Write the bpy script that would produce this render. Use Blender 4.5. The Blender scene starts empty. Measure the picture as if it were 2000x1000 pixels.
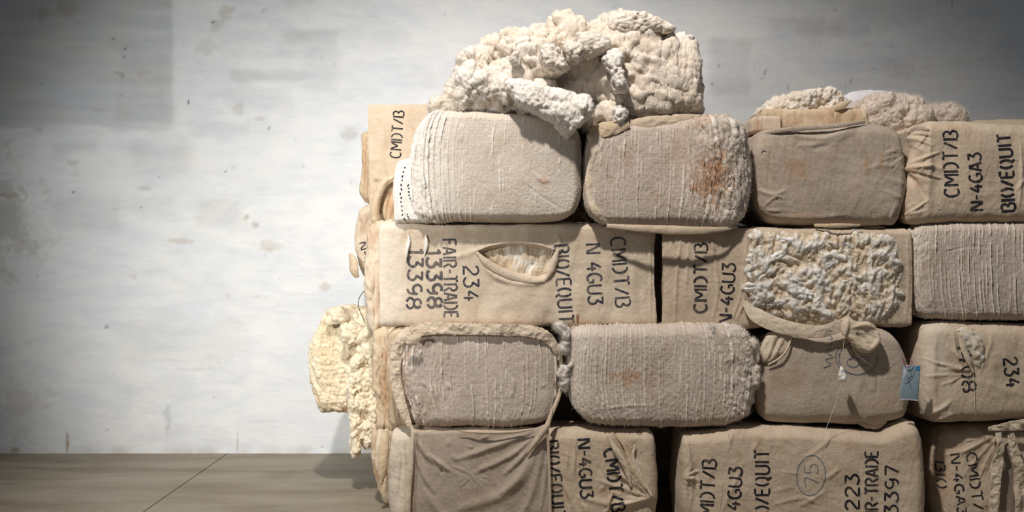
import bpy, math, random
import numpy as np
from mathutils import Vector
from mathutils.bvhtree import BVHTree

S = bpy.context.scene
C = S.collection
# ------------------------------------------------------------------ camera, light, exposure
F_PX, CAM_Z = 2200.0, 1.35
cam_d = bpy.data.cameras.new('camera'); cam = bpy.data.objects.new('camera', cam_d); C.objects.link(cam)
cam_d.sensor_width = 36.0; cam_d.lens = 36.0 * F_PX / 2000.0; cam_d.clip_start = 0.05
cam.location = (0, 0, CAM_Z); cam.rotation_euler = (math.pi / 2, 0, 0)
S.camera = cam
S.view_settings.view_transform = 'Standard'; S.view_settings.look = 'None'
S.view_settings.exposure = 0.15; S.view_settings.gamma = 1.0; S.view_settings.use_curve_mapping = False

w = bpy.data.worlds.new('World'); S.world = w; w.use_nodes = True
w.node_tree.nodes['Background'].inputs[0].default_value = (0.82, 0.90, 1.0, 1)
w.node_tree.nodes['Background'].inputs[1].default_value = 0.10


def lamp(name, kind, loc, target, power, color, size=0.3, angle=None, blend=0.5):
    d = bpy.data.lights.new(name, kind); d.energy = power; d.color = color
    if kind == 'AREA':
        d.shape = 'DISK'; d.size = size
    else:
        d.shadow_soft_size = size
    if kind == 'SPOT':
        d.spot_size = math.radians(angle); d.spot_blend = blend
    o = bpy.data.objects.new(name, d); C.objects.link(o); o.location = loc
    o.rotation_euler = (Vector(target) - Vector(loc)).to_track_quat('-Z', 'Y').to_euler()
    return o


# the hall's high lamp in front of the stack, and daylight entering from the left
lamp('hall_lamp', 'SPOT', (-0.75, 2.75, 5.9), (0.4, 5.75, 1.1), 1200, (1.0, 0.94, 0.88), 0.14, 71, 0.75)
lamp('doorway_light', 'SPOT', (-3.9, 1.5, 2.5), (-1.3, 7.2, 1.45), 1230, (1.0, 0.985, 0.955), 0.35, 48, 1.0)

# ------------------------------------------------------------------ helpers: pixels, noise, curves
Q = 1.0   # mesh density


def P(x, y, Y):
    return np.array([(x - 1000.0) / F_PX * Y, Y, CAM_Z - (y - 500.0) / F_PX * Y])


_perm = {}


def _tab(seed):
    if seed not in _perm:
        r = np.random.RandomState(seed + 7)
        p = r.permutation(256); p = np.concatenate([p, p, p])
        g = r.normal(size=(256, 3)); g /= np.linalg.norm(g, axis=1)[:, None]
        _perm[seed] = (p, g, r.rand(256, 3))
    return _perm[seed]


def perlin(p, seed=0):
    p = np.asarray(p, float); T, G, _ = _tab(seed)
    i = np.floor(p).astype(int); f = p - i; i &= 255
    u = f * f * f * (f * (f * 6 - 15) + 10)
    out = 0
    for dx in (0, 1):
        a = T[i[:, 0] + dx]; wx = u[:, 0] if dx else 1 - u[:, 0]
        for dy in (0, 1):
            b = T[a + i[:, 1] + dy]; wy = u[:, 1] if dy else 1 - u[:, 1]
            for dz in (0, 1):
                c = T[b + i[:, 2] + dz]; wz = u[:, 2] if dz else 1 - u[:, 2]
                g = G[c]
                d = g[:, 0] * (f[:, 0] - dx) + g[:, 1] * (f[:, 1] - dy) + g[:, 2] * (f[:, 2] - dz)
                out = out + wx * wy * wz * d
    return out * 1.6


def fbm(p, seed=0, oct=4, gain=0.5):
    a, s, out = 1.0, 1.0, 0
    for k in range(oct):
        out = out + a * perlin(p * s + 17.3 * k, seed + k); a *= gain; s *= 2.03
    return out


def ridged(p, seed=0, oct=3, gain=0.5):
    a, s, out = 1.0, 1.0, 0
    for k in range(oct):
        out = out + a * (1 - 2 * np.abs(perlin(p * s + 9.1 * k, seed + k))); a *= gain; s *= 2.1
    return out


def worley(p, seed=0):
    T, _, R = _tab(seed)
    i = np.floor(p).astype(int); f1 = np.full(len(p), 9.0); f2 = f1.copy(); idd = np.zeros(len(p), int)
    for dx in (-1, 0, 1):
        for dy in (-1, 0, 1):
            for dz in (-1, 0, 1):
                c = i + np.array([dx, dy, dz]); cc = c & 255
                h = T[T[T[cc[:, 0]] + cc[:, 1]] + cc[:, 2]]
                d = np.linalg.norm(c + R[h] - p, axis=1)
                m = d < f1
                f2 = np.where(m, f1, np.minimum(f2, d)); idd = np.where(m, h, idd); f1 = np.where(m, d, f1)
    return f1, f2, idd


def sstep(a, b, x):
    t = np.clip((x - a) / (b - a), 0, 1); return t * t * (3 - 2 * t)


def curve(pts, n, smooth=True):
    """resample a polyline (any dimension) to n points evenly along it, through a Catmull-Rom spline"""
    p = np.asarray(pts, float)
    if smooth and len(p) > 2:
        q = np.vstack([2 * p[0] - p[1], p, 2 * p[-1] - p[-2]]); o = []
        for k in range(1, len(q) - 2):
            t = np.linspace(0, 1, 12, endpoint=False)[:, None]
            a, b, c, d = q[k - 1], q[k], q[k + 1], q[k + 2]
            o.append(0.5 * (2 * b + (c - a) * t + (2 * a - 5 * b + 4 * c - d) * t * t + (3 * b - 3 * c + d - a) * t ** 3))
        p = np.vstack(o + [p[-1:]])
    s = np.concatenate([[0], np.cumsum(np.linalg.norm(np.diff(p, axis=0), axis=1))])
    t = np.linspace(0, s[-1], n)
    return np.stack([np.interp(t, s, p[:, k]) for k in range(p.shape[1])], 1)


def arc(cx, cy, rx, ry, a0, a1, n=9):
    a = np.radians(np.linspace(a0, a1, n)); return np.stack([cx + rx * np.cos(a), cy + ry * np.sin(a)], 1)


def rrect(x0, y0, x1, y1, r, bulge=(0, 0, 0, 0), tilt=0):
    """outline of a soft rounded rectangle in photo pixels, as its top, right, bottom and left edges; r = tl, tr, br, bl"""
    if np.isscalar(r): r = (r,) * 4
    bt, br_, bb, bl = bulge
    tl, tr, b_r, b_l = r
    k = math.sqrt(.5)
    ctl, ctr = (x0 + tl, y0 + tl), (x1 - tr, y0 + tr); cbr, cbl = (x1 - b_r, y1 - b_r), (x0 + b_l, y1 - b_l)

    def A(c, rr, a0, a1):
        a = np.radians(np.linspace(a0, a1, 5)); return [(c[0] + rr * math.cos(t), c[1] - rr * math.sin(t)) for t in a]
    top = A(ctl, tl, 135, 90) + [((x0 + x1) / 2, y0 - bt)] + A(ctr, tr, 90, 45)
    right = A(ctr, tr, 45, 0) + [(x1 + br_, (y0 + y1) / 2)] + A(cbr, b_r, 0, -45)
    bottom = A(cbl, b_l, 225, 270) + [((x0 + x1) / 2, y1 + bb)] + A(cbr, b_r, 270, 315)
    left = A(ctl, tl, 135, 180) + [(x0 - bl, (y0 + y1) / 2)] + A(cbl, b_l, 180, 225)
    return dict(top=top, right=right, bottom=bottom, left=left)


def vnormals(V, F):
    n = np.cross(V[F[:, 2]] - V[F[:, 0]], V[F[:, 3]] - V[F[:, 1]])
    N = np.zeros_like(V)
    for k in range(4): 
        for a in range(3):
            N[:, a] += np.bincount(F[:, k], n[:, a], len(V))
    return N / np.maximum(np.linalg.norm(N, axis=1), 1e-12)[:, None]


class Body:
    """a soft closed block: a front sheet spanned over a traced outline, rounded over its rim, with sides and a back"""

    def __init__(s, spec, Y0, D, R=0.06, Rd=0.06, bulge=0.02, wob=2.0, seed=1, px_step=1.4, side_n=18, p=3.0, fine=False, taper=0.04, shear=(0, 0)):
        s.seed = seed; s.Y0 = Y0
        if np.isscalar(R): R = (R,) * 4          # left, right, top, bottom
        top, right, bottom, left = (np.array(spec[k], float) for k in ('top', 'right', 'bottom', 'left'))
        Wp = np.linalg.norm(np.diff(top, axis=0), axis=1).sum(); Hp = np.linalg.norm(np.diff(left, axis=0), axis=1).sum()
        nu, nv = max(12, int(Wp / (.8 if fine else px_step) * Q)), max(10, int(Hp / px_step * Q))
        u = np.linspace(0, 1, nu); v = np.linspace(0, 1, nv)
        u = .62 * u + .38 * (.5 - .5 * np.cos(np.pi * u)); v = .62 * v + .38 * (.5 - .5 * np.cos(np.pi * v))

        def ev(poly, t):
            c = curve(poly, 400); return np.stack([np.interp(t, np.linspace(0, 1, 400), c[:, k]) for k in (0, 1)], 1)
        T, B, L, Rr = ev(top, u), ev(bottom, u), ev(left, v), ev(right, v)
        if wob:
            def wb(E, o):
                q = np.zeros((len(E), 3)); q[:, :2] = E / 45.0; q[:, 2] = o
                e = np.sin(np.linspace(0, np.pi, len(E)))
                E[:, 0] += wob * perlin(q, seed) * e; E[:, 1] += wob * perlin(q + 40, seed) * e
            wb(T, 1); wb(B, 2); wb(L, 3); wb(Rr, 4)
        U, Vv = np.meshgrid(u, v)
        U3, V3 = U[..., None], Vv[..., None]
        X = (1 - V3) * T[None] + V3 * B[None] + (1 - U3) * L[:, None] + U3 * Rr[:, None] \
            - ((1 - U3) * (1 - V3) * T[0] + U3 * (1 - V3) * T[-1] + (1 - U3) * V3 * B[0] + U3 * V3 * B[-1])
        pxm = Y0 / F_PX; W, H = Wp * pxm, Hp * pxm; s.W, s.H = W, H

        def edge(d, r): return np.clip(1 - d / max(r, 1e-6), 0, 1)
        al, ar = edge(U * W, R[0]), edge((1 - U) * W, R[1]); at, ab = edge(Vv * H, R[2]), edge((1 - Vv) * H, R[3])
        e = np.clip(((al + ar) ** p + (at + ab) ** p) ** (1 / p), 0, 1)
        dep = Rd * (1 - np.sqrt(np.clip(1 - e * e, 0, 1)))
        bl = bulge * (1 - np.clip((1 - (2 * U - 1) ** 4) * (1 - (2 * Vv - 1) ** 4), 0, 1))
        Yg = Y0 + dep + bl + shear[0] * (U - .5) + shear[1] * (Vv - .5)
        Xw = (X[..., 0] - 1000) / F_PX * Y0; Zw = CAM_Z - (X[..., 1] - 500) / F_PX * Y0
        V = np.stack([Xw, Yg, Zw], -1).reshape(-1, 3)
        uu = (U * W + (ar - al) * dep).ravel(); vv = (Vv * H + (ab - at) * dep).ravel()
        I = np.arange(nu * nv).reshape(nv, nu)
        F = np.stack([I[:-1, :-1], I[1:, :-1], I[1:, 1:], I[:-1, 1:]], -1).reshape(-1, 4)
        loop = np.concatenate([I[0, :-1], I[:-1, -1], I[-1, :0:-1], I[:0:-1, 0]])
        side = np.concatenate([np.full(nu - 1, 0), np.full(nv - 1, 1), np.full(nu - 1, 2), np.full(nv - 1, 3)])
        base = V[loop]; cen = base.mean(0); m = len(loop); n0 = len(V)
        st = np.linspace(0, 1, side_n + 1)[1:] ** 1.5
        Vs, us, vs = [], [], []
        for k, t in enumerate(st):
            b = base.copy(); dd = max(D - Rd - bulge, 0.02) * t
            sc = (1 - taper * max(0, (t - .55) / .45) ** 2 * 3) * (1 - min(.03, .012 / max(s.W, s.H)) * min(1, t * 4))
            b[:, 0] = cen[0] + (b[:, 0] - cen[0]) * sc; b[:, 2] = cen[2] + (b[:, 2] - cen[2]) * sc
            b[:, 1] += dd
            Vs.append(b)
            us.append(uu[loop] + np.where(side == 1, dd, 0) - np.where(side == 3, dd, 0))
            vs.append(vv[loop] + np.where(side == 2, dd, 0) - np.where(side == 0, dd, 0))
        V = np.vstack([V] + Vs); uu = np.concatenate([uu] + us); vv = np.concatenate([vv] + vs)
        rings = [loop] + [n0 + k * m + np.arange(m) for k in range(side_n)]
        Fs = [np.stack([a, np.roll(a, -1), np.roll(b, -1), b], -1) for a, b in zip(rings[:-1], rings[1:])]
        s.V, s.F = V, np.vstack([F] + Fs)
        s.cap = rings[-1]
        s.u, s.v = uu, vv
        s.nfront = n0
        s.front = np.zeros(len(V)); s.front[:n0] = np.clip(1 - e.ravel() ** 6, 0, 1)
        s.isfront = np.zeros(len(V), bool); s.isfront[:n0] = True
        s.px = 1000 + V[:, 0] * F_PX / Y0; s.py = 500 - (V[:, 2] - CAM_Z) * F_PX / Y0
        s.V0 = V.copy()
        s.col = np.zeros((len(V), 3))     # fluff, stain, dirt; fluff also paints lit ends, dirt one shaded gap
        s.extra = []                      # fibres

    def N(s): return vnormals(s.V, s.F)

    def disp(s, d, vec=None):
        s.V = s.V + (s.N() if vec is None else np.asarray(vec)[None]) * np.asarray(d)[:, None]; return s

    def uv3(s, su, sv, o=0.0):
        return np.stack([s.u * su, s.v * sv, np.full(len(s.u), o)], 1)

    # -- surface characters
    def ridges(s, spacing=0.034, amp=0.006, wid=0.0035, cover=0.5, seed=0, x0=None, x1=None, wob=0.0035, vf=5.0, grow=None, fl=0.5):
        v3 = np.stack([s.v * 3.0, np.full(len(s.v), .3), s.u * 1.3], 1)
        U = s.u + wob * fbm(v3, seed + 3, 2)
        out = np.zeros(len(U))
        for layer, (sp, am, cv) in enumerate(((spacing, 1.0, cover), (spacing * .55, .55, cover - .12))):
            cell = np.floor(U / sp); rs = np.random.RandomState(seed + 31 * layer).rand(4000)
            j = (cell.astype(int) + 1000) % 4000
            cx = (cell + .25 + .5 * rs[j]) * sp
            d = np.abs(U - cx)
            n = perlin(np.stack([s.v * vf, cell * 7.7 + .5, np.full(len(U), 2.2 + layer)], 1), seed + 11)
            n += .6 * perlin(np.stack([s.v * vf * 4.3, cell * 3.1 + .5, np.full(len(U), 5.2)], 1), seed + 12)
            g = sstep(-.1, .45, n + (cv - .5) * 1.6 + .5 * (rs[(j + 99) % 4000] - .5))
            wd = wid * (.6 + .9 * rs[(j + 500) % 4000])
            out = np.maximum(out, am * g * np.exp(-(d / wd) ** 2) * (.45 + .8 * rs[(j + 777) % 4000]))
        if grow is not None: out = out * grow
        s.disp(out * amp); s.col[:, 0] = np.maximum(s.col[:, 0], np.clip(out * fl * 1.5, 0, 1))
        return s

    def weave(s, amp=0.0012, seed=0):
        q = np.stack([s.u * 170, s.v * 60, np.zeros(len(s.u))], 1)
        q2 = np.stack([s.u * 60, s.v * 190, np.ones(len(s.u))], 1)
        s.disp(amp * (perlin(q, seed) + .7 * perlin(q2, seed + 1))); return s

    def lumps(s, amp, sc, seed=0, mask=1.0, aniso=(1, 1, 1)):
        s.disp(amp * mask * fbm(s.V * sc * np.array(aniso), seed, 3, .4)); return s

    def puffs(s, amp, sc, seed=0, mask=1.0, warp=0.3, vary=.6, aniso=(1, 1, 1), base=False):
        """rounded billows of cotton, meeting in soft creases"""
        q = s.V * sc * np.array(aniso); q = q + warp * np.stack([fbm(q * .8, seed + 1, 2), fbm(q * .8 + 50, seed + 2, 2), fbm(q * .8 + 90, seed + 3, 2)], 1)
        f1, f2, _ = worley(q, seed)
        b = 1 - (np.minimum(f1, 1.0) / .85) ** 2 - .45
        va = np.clip(1 - vary + vary * 1.6 * (perlin(s.V * sc * .33 + 7, seed + 8) + .6), .1, 1.7)
        s.disp(amp * mask * b * va, ) if not base else s.dispn(amp * mask * b * va)
        return s

    def dispn(s, d):
        """displace along normals of the smoothed shape, so big billows swell instead of spiking"""
        N = s.N(); E = np.vstack([s.F[:, (0, 1)], s.F[:, (1, 2)], s.F[:, (2, 3)], s.F[:, (3, 0)]])
        for _ in range(14):
            M = np.stack([np.bincount(E[:, 0], N[E[:, 1], a], len(N)) + np.bincount(E[:, 1], N[E[:, 0], a], len(N)) for a in range(3)], 1) + N
            N = M / np.maximum(np.linalg.norm(M, axis=1), 1e-9)[:, None]
        s.V = s.V + N * np.asarray(d)[:, None]; return s

    def wrinkles(s, amp, sc=9, stretch=4, ang=90, seed=0, mask=1.0):
        a = math.radians(ang); x = s.u * math.cos(a) + s.v * math.sin(a); y = -s.u * math.sin(a) + s.v * math.cos(a)
        q = np.stack([x * sc / stretch, y * sc, np.zeros(len(x))], 1)
        q[:, 1] += .5 * fbm(np.stack([x * sc * .4, y * sc * .4, np.ones(len(x))], 1), seed + 5, 2)
        s.disp(amp * mask * ridged(q, seed, 3)); return s

    def creases(s, lst):
        """lst of (points in photo pixels, width px, height m)"""
        d = np.zeros(len(s.V))
        for pts, wd, am in lst:
            c = curve(pts, max(6, len(pts) * 5)); sel = s.isfront & (s.px > c[:, 0].min() - 4 * wd) & (s.px < c[:, 0].max() + 4 * wd) \
                & (s.py > c[:, 1].min() - 4 * wd) & (s.py < c[:, 1].max() + 4 * wd)
            ii = np.where(sel)[0]
            if not len(ii): continue
            q = np.stack([s.px[ii], s.py[ii]], 1); best = np.full(len(ii), 1e9); bt = np.zeros(len(ii))
            for k in range(len(c) - 1):
                a, b = c[k], c[k + 1]; ab = b - a
                t = np.clip(((q - a) @ ab) / max(ab @ ab, 1e-9), 0, 1)
                dd = np.linalg.norm(q - a - t[:, None] * ab, axis=1)
                m = dd < best; best = np.where(m, dd, best); bt = np.where(m, (k + t) / (len(c) - 1), bt)
            tp = np.sin(np.pi * np.clip(bt * .9 + .05, 0, 1)) ** .6
            d[ii] += am * tp * np.exp(-(best / (wd * (.55 + .45 * tp))) ** 2)
        s.disp(d); return s

    def blot(s, x, y, rx, ry, ch, val, seed=0, rough=.5, sc=.06):
        q = np.stack([s.px * sc, s.py * sc, np.full(len(s.px), seed)], 1)
        r = np.sqrt(((s.px - x) / rx) ** 2 + ((s.py - y) / ry) ** 2) + rough * fbm(q, seed, 3)
        s.col[:, ch] = np.maximum(s.col[:, ch], val * (1 - sstep(.35, 1.1, r)) * (s.V[:, 1] < s.Y0 + .3)); return s

    def fibres(s, count, length, weight=None, seed=0, width=0.0007, curl=.6, lie=.5, fluff=.9, down=0.0):
        r = np.random.RandomState(seed + 5); N = s.N()
        wgt = np.ones(len(s.V)) if weight is None else np.maximum(weight, 0) + 0.0
        wgt = wgt * (s.V[:, 1] < s.Y0 + .35)
        if wgt.sum() <= 0: return s
        idx = r.choice(len(s.V), count, p=wgt / wgt.sum())
        s.extra.append(blades(s.V[idx], N[idx], length * (.4 + r.rand(count) * .9), r, width, curl, lie, down) + (fluff,)); return s


def blades(P0, Nn, L, r, width, curl, lie, down=0.0, seg=4):
    n = len(P0)
    t = r.normal(size=(n, 3)); t -= (t * Nn).sum(1)[:, None] * Nn
    t /= np.linalg.norm(t, axis=1)[:, None] + 1e-9
    d = Nn * (1 - lie) + t * lie; d[:, 2] -= down; d /= np.linalg.norm(d, axis=1)[:, None]
    pts = [P0 - Nn * .001]
    ax = r.normal(size=(n, 3)); ax /= np.linalg.norm(ax, axis=1)[:, None]
    for k in range(seg):
        d = d + np.cross(ax, d) * curl * (.5 + r.rand(n)[:, None]) + r.normal(size=(n, 3)) * .12
        d /= np.linalg.norm(d, axis=1)[:, None]
        pts.append(pts[-1] + d * (L / seg)[:, None])
    sd = np.cross(d, ax); sd /= np.linalg.norm(sd, axis=1)[:, None] + 1e-9
    V, F = [], []
    for k, q in enumerate(pts):
        wk = width * (1 - .75 * k / seg); V += [q - sd * wk / 2, q + sd * wk / 2]
    V = np.stack(V, 1).reshape(-1, 3); b = np.arange(n) * (2 * (seg + 1))
    F = np.vstack([np.stack([b + 2 * k, b + 2 * k + 1, b + 2 * k + 3, b + 2 * k + 2], 1) for k in range(seg)])
    return V, F


def mesh_obj(name, V, F, mat, parent=None, col=None, cap=None, tris=None):
    """ONE mesh object; when parent is an Empty its own place is taken off so the part sits in its thing"""
    V = np.asarray(V, float).copy()
    if parent is not None:
        V -= np.array(world_of(parent))
    me = bpy.data.meshes.new(name); F = np.asarray(F, int)
    lt = np.full(len(F), F.shape[1]) if len(F) else np.zeros(0, int); lv = F.ravel()
    if tris is not None:
        lv = np.concatenate([lv, np.asarray(tris, int).ravel()]); lt = np.concatenate([lt, np.full(len(tris), 3)])
    if cap is not None:
        lv = np.concatenate([lv, cap]); lt = np.concatenate([lt, [len(cap)]])
    me.vertices.add(len(V)); me.vertices.foreach_set('co', V.ravel().astype(np.float32))
    me.loops.add(len(lv)); me.loops.foreach_set('vertex_index', lv.astype(np.int32))
    me.polygons.add(len(lt)); me.polygons.foreach_set('loop_start', (np.cumsum(lt) - lt).astype(np.int32))
    me.polygons.foreach_set('use_smooth', np.ones(len(lt), bool))
    me.update(calc_edges=True)
    if col is not None:
        a = me.attributes.new('wear', 'FLOAT_COLOR', 'POINT')
        a.data.foreach_set('color', np.concatenate([col, np.ones((len(V), 1))], 1).ravel().astype(np.float32))
    me.materials.append(mat)
    o = bpy.data.objects.new(name, me); C.objects.link(o)
    if parent is not None: o.parent = parent
    return o


def world_of(o):
    p = Vector((0, 0, 0))
    while o is not None: p += o.location; o = o.parent
    return p


def thing(name, loc, label, cat, group=None):
    o = bpy.data.objects.new(name, None); C.objects.link(o); o.location = loc; o.empty_display_size = .1
    o['label'] = label; o['category'] = cat
    if group: o['group'] = group
    return o


def tag(o, label, cat, group=None):
    o['label'] = label; o['category'] = cat
    if group: o['group'] = group
    return o


def emit(b, name, mat, parent=None, label=None):
    V, F, col, n = [b.V], [b.F], [b.col], len(b.V)
    for v, f, fl in b.extra:
        V.append(v); F.append(f + n); n += len(v); c = np.zeros((len(v), 3)); c[:, 0] = fl; col.append(c)
    o = mesh_obj(name, np.vstack(V), np.vstack(F), mat, parent, np.vstack(col), b.cap)
    if label: o['label'] = label
    return o


def bvh(b):
    k = b.nfront
    F = b.F[(b.F < k).all(1)]
    return BVHTree.FromPolygons(b.V[:k].tolist(), F.tolist())


def drape(tree, pts, off, Ydef):
    """rest photo-traced points on a surface, off metres proud of it"""
    out = []
    for x, y in pts:
        p = P(x, y, Ydef); h = tree.ray_cast(Vector((p[0], p[1] - .4, p[2])), Vector((0, 1, 0)), 1.0)
        out.append((h[0] + Vector((0, -off, 0))) if h[0] is not None else None)
    last = next((q for q in out if q is not None), None)
    for k, q in enumerate(out):
        if q is None: 
            pp = P(*pts[k], Ydef); out[k] = Vector((pp[0], last.y if last else Ydef, pp[2]))
        else: last = q
    return np.array([tuple(q) for q in out])


# ------------------------------------------------------------------ stencil lettering
def _g():
    a = arc; L = lambda *p: np.array(p, float)
    g = {}
    g['C'] = (.58, [a(.32, .5, .32, .5, 52, 308, 13)])
    g['M'] = (.72, [L((0, 0), (0, 1)), L((.1, .93), (.35, .34), (.6, .93)), L((.7, 0), (.7, 1))])
    g['D'] = (.6, [L((0, 0), (0, 1)), a(.2, .5, .38, .5, 88, -88, 11)])
    g['T'] = (.56, [L((0, 1), (.22, 1)), L((.28, 1), (.28, 0)), L((.34, 1), (.56, 1))])
    g['/'] = (.42, [L((0, .05), (.4, .95))])
    g['B'] = (.55, [L((0, 0), (0, 1)), np.vstack([a(.28, .76, .24, .24, 125, -75, 8), a(.28, .26, .3, .26, 75, -125, 8)])])
    g['N'] = (.6, [L((0, 0), (0, 1)), L((.1, .98), (.5, .02)), L((.6, 0), (.6, 1))])
    g['-'] = (.34, [L((.02, .5), (.32, .5))])
    g['4'] = (.58, [L((.34, .98), (.02, .36), (.3, .36)), L((.42, 0), (.42, .62)), L((.48, .36), (.58, .36))])
    g['G'] = (.62, [a(.32, .5, .32, .5, 55, 300, 13), L((.38, .42), (.6, .42), (.6, .08))])
    g['U'] = (.58, [np.vstack([[(0, 1)], a(.28, .24, .28, .24, 180, 360, 11), [(.56, 1)]])])
    g['3'] = (.52, [L((.02, 1), (.46, 1), (.22, .6)), a(.2, .31, .3, .31, 85, -150, 9)])
    g['A'] = (.62, [L((0, 0), (.26, 1)), L((.34, 1), (.6, 0)), L((.2, .32), (.42, .32))])
    g['I'] = (.12, [L((.05, 0), (.05, 1))])
    g['O'] = (.56, [a(.26, .5, .26, .5, 110, 250, 9), a(.3, .5, .26, .5, 70, -70, 9)])
    g['0'] = g['O']
    g['E'] = (.48, [L((0, 0), (0, 1)), L((.09, 1), (.46, 1)), L((.09, .52), (.38, .52)), L((.09, 0), (.46, 0))])
    g['F'] = (.46, [L((0, 0), (0, 1)), L((.09, 1), (.46, 1)), L((.09, .52), (.38, .52))])
    g['Q'] = (.62, [a(.26, .5, .26, .5, 110, 250, 9), a(.3, .5, .26, .5, 70, -70, 9), L((.36, .16), (.58, -.14))])
    g['R'] = (.55, [L((0, 0), (0, 1)), np.vstack([a(.26, .75, .28, .25, 120, -90, 9)]), L((.28, .42), (.56, 0))])
    g['2'] = (.54, [np.vstack([a(.26, .74, .25, .26, 165, -35, 9), [(.03, .1)]]), L((.02, 0), (.52, 0))])
    g['9'] = (.54, [a(.26, .7, .25, .3, 60, 360, 13), np.vstack([[(.51, .74)], a(.2, .3, .3, .3, 0, -80, 6)])])
    g['8'] = (.54, [a(.26, .74, .22, .25, 75, 255, 9), a(.28, .74, .22, .25, 60, -90, 8), a(.25, .25, .26, .26, 80, 260, 9), a(.29, .25, .26, .26, 85, -80, 9)])
    g['7'] = (.5, [L((0, 1), (.5, 1), (.18, 0))])
    g['1'] = (.26, [L((0, .82), (.18, 1), (.18, 0))])
    g[' '] = (.25, [])
    g['5'] = (.5, [L((.5, 1), (.1, 1), (.06, .58)), a(.2, .3, .3, .3, 110, -140, 9)])
    g['l'] = (.3, [L((0, 0), (.25, 1))])
    g['m'] = (.8, [L((0, 0), (.1, .9), (.3, .2), (.5, .95), (.7, 0))])
    g['o'] = (.4, [a(.2, .25, .18, .25, 0, 350, 10)])
    g['.'] = (.2, [L((.05, .0), (.12, .05))])
    return g


GL = _g()


def stroke_strip(tree, pts, wd, off, Ydef, step=1.6, hook=0.0):
    c = np.asarray(pts, float); ln = np.linalg.norm(np.diff(c, axis=0), axis=1).sum()
    c = curve(c, max(3, int(ln / step)), smooth=False)
    t = np.gradient(c, axis=0); t /= np.linalg.norm(t, axis=1)[:, None] + 1e-9
    nn = np.stack([-t[:, 1], t[:, 0]], 1)
    k = 5; sc = np.linspace(-.5, .5, k)
    g = c[:, None] + nn[:, None] * (sc * wd)[None, :, None]
    V = drape(tree, g.reshape(-1, 2), off, Ydef)
    I = np.arange(len(c) * k).reshape(len(c), k)
    F = np.stack([I[:-1, :-1], I[:-1, 1:], I[1:, 1:], I[1:, :-1]], -1).reshape(-1, 4)
    return V, F


def text_strokes(text, p0, p1, h, sx=None):
    """pixel polylines of a stencilled line running from p0 to p1 (its mid line), letters h pixels tall"""
    p0, p1 = np.array(p0, float), np.array(p1, float); d = p1 - p0; L = np.linalg.norm(d); d /= L
    up = np.array([d[1], -d[0]])
    adv = sum(GL[c][0] for c in text); gap = .2
    tot = adv + gap * (len(text) - 1); k = L / tot if tot else 1
    x = 0; out = []
    for c in text:
        wg, st = GL[c]
        for s in st:
            out.append(p0 + d[None] * ((x + s[:, :1]) * k) + up[None] * ((s[:, 1:] - .5) * h))
        x += wg + gap
    return out


def surface_of(t):
    """print and pen marks belong to the bale's own cloth"""
    return next((c for c in t.children if c.name.split('.')[0] in ('wrapped_body', 'pressed_cotton_face')), t)


def lettering(tree, Y, parent, lines, mat, wd=4.0, name='stencil_lettering', off=.0016, seed=0):
    r = random.Random(seed); parent = surface_of(parent)
    for ln in lines:
        t, p0, p1, h = ln[:4]; V, F, n = [], [], 0
        for s in text_strokes(t, p0, p1, h):
            v, f = stroke_strip(tree, s, (ln[4] if len(ln) > 4 else wd) * r.uniform(.85, 1.12), off, Y)
            V.append(v); F.append(f + n); n += len(v)
        mesh_obj(name, np.vstack(V), np.vstack(F), mat, parent)


def pen(tree, Y, parent, strokes, mat, wd=1.5, name='pen_mark', off=.0016):
    parent = surface_of(parent)
    V, F, n = [], [], 0
    for s in strokes:
        v, f = stroke_strip(tree, curve(s, 40), wd, off, Y); V.append(v); F.append(f + n); n += len(v)
    return mesh_obj(name, np.vstack(V), np.vstack(F), mat, parent)


def tube(name, pts, rad, mat, parent=None, n=6, m=None, smooth=True):
    c = curve(pts, m or max(8, len(pts) * 8), smooth); rad = np.broadcast_to(np.asarray(rad, float), (len(c),)) if np.isscalar(rad) else np.interp(np.linspace(0, 1, len(c)), np.linspace(0, 1, len(rad)), rad)
    t = np.gradient(c, axis=0); t /= np.linalg.norm(t, axis=1)[:, None] + 1e-9
    a = np.cross(t, np.array([.13, 1, .21])); a /= np.linalg.norm(a, axis=1)[:, None] + 1e-9; b = np.cross(t, a)
    an = np.linspace(0, 2 * np.pi, n, endpoint=False)
    V = (c[:, None] + rad[:, None, None] * (a[:, None] * np.cos(an)[None, :, None] + b[:, None] * np.sin(an)[None, :, None])).reshape(-1, 3)
    I = np.arange(len(c) * n).reshape(len(c), n)
    F = np.stack([I[:-1], np.roll(I[:-1], -1, 1), np.roll(I[1:], -1, 1), I[1:]], -1).reshape(-1, 4)
    return mesh_obj(name, V, F, mat, parent)


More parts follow.
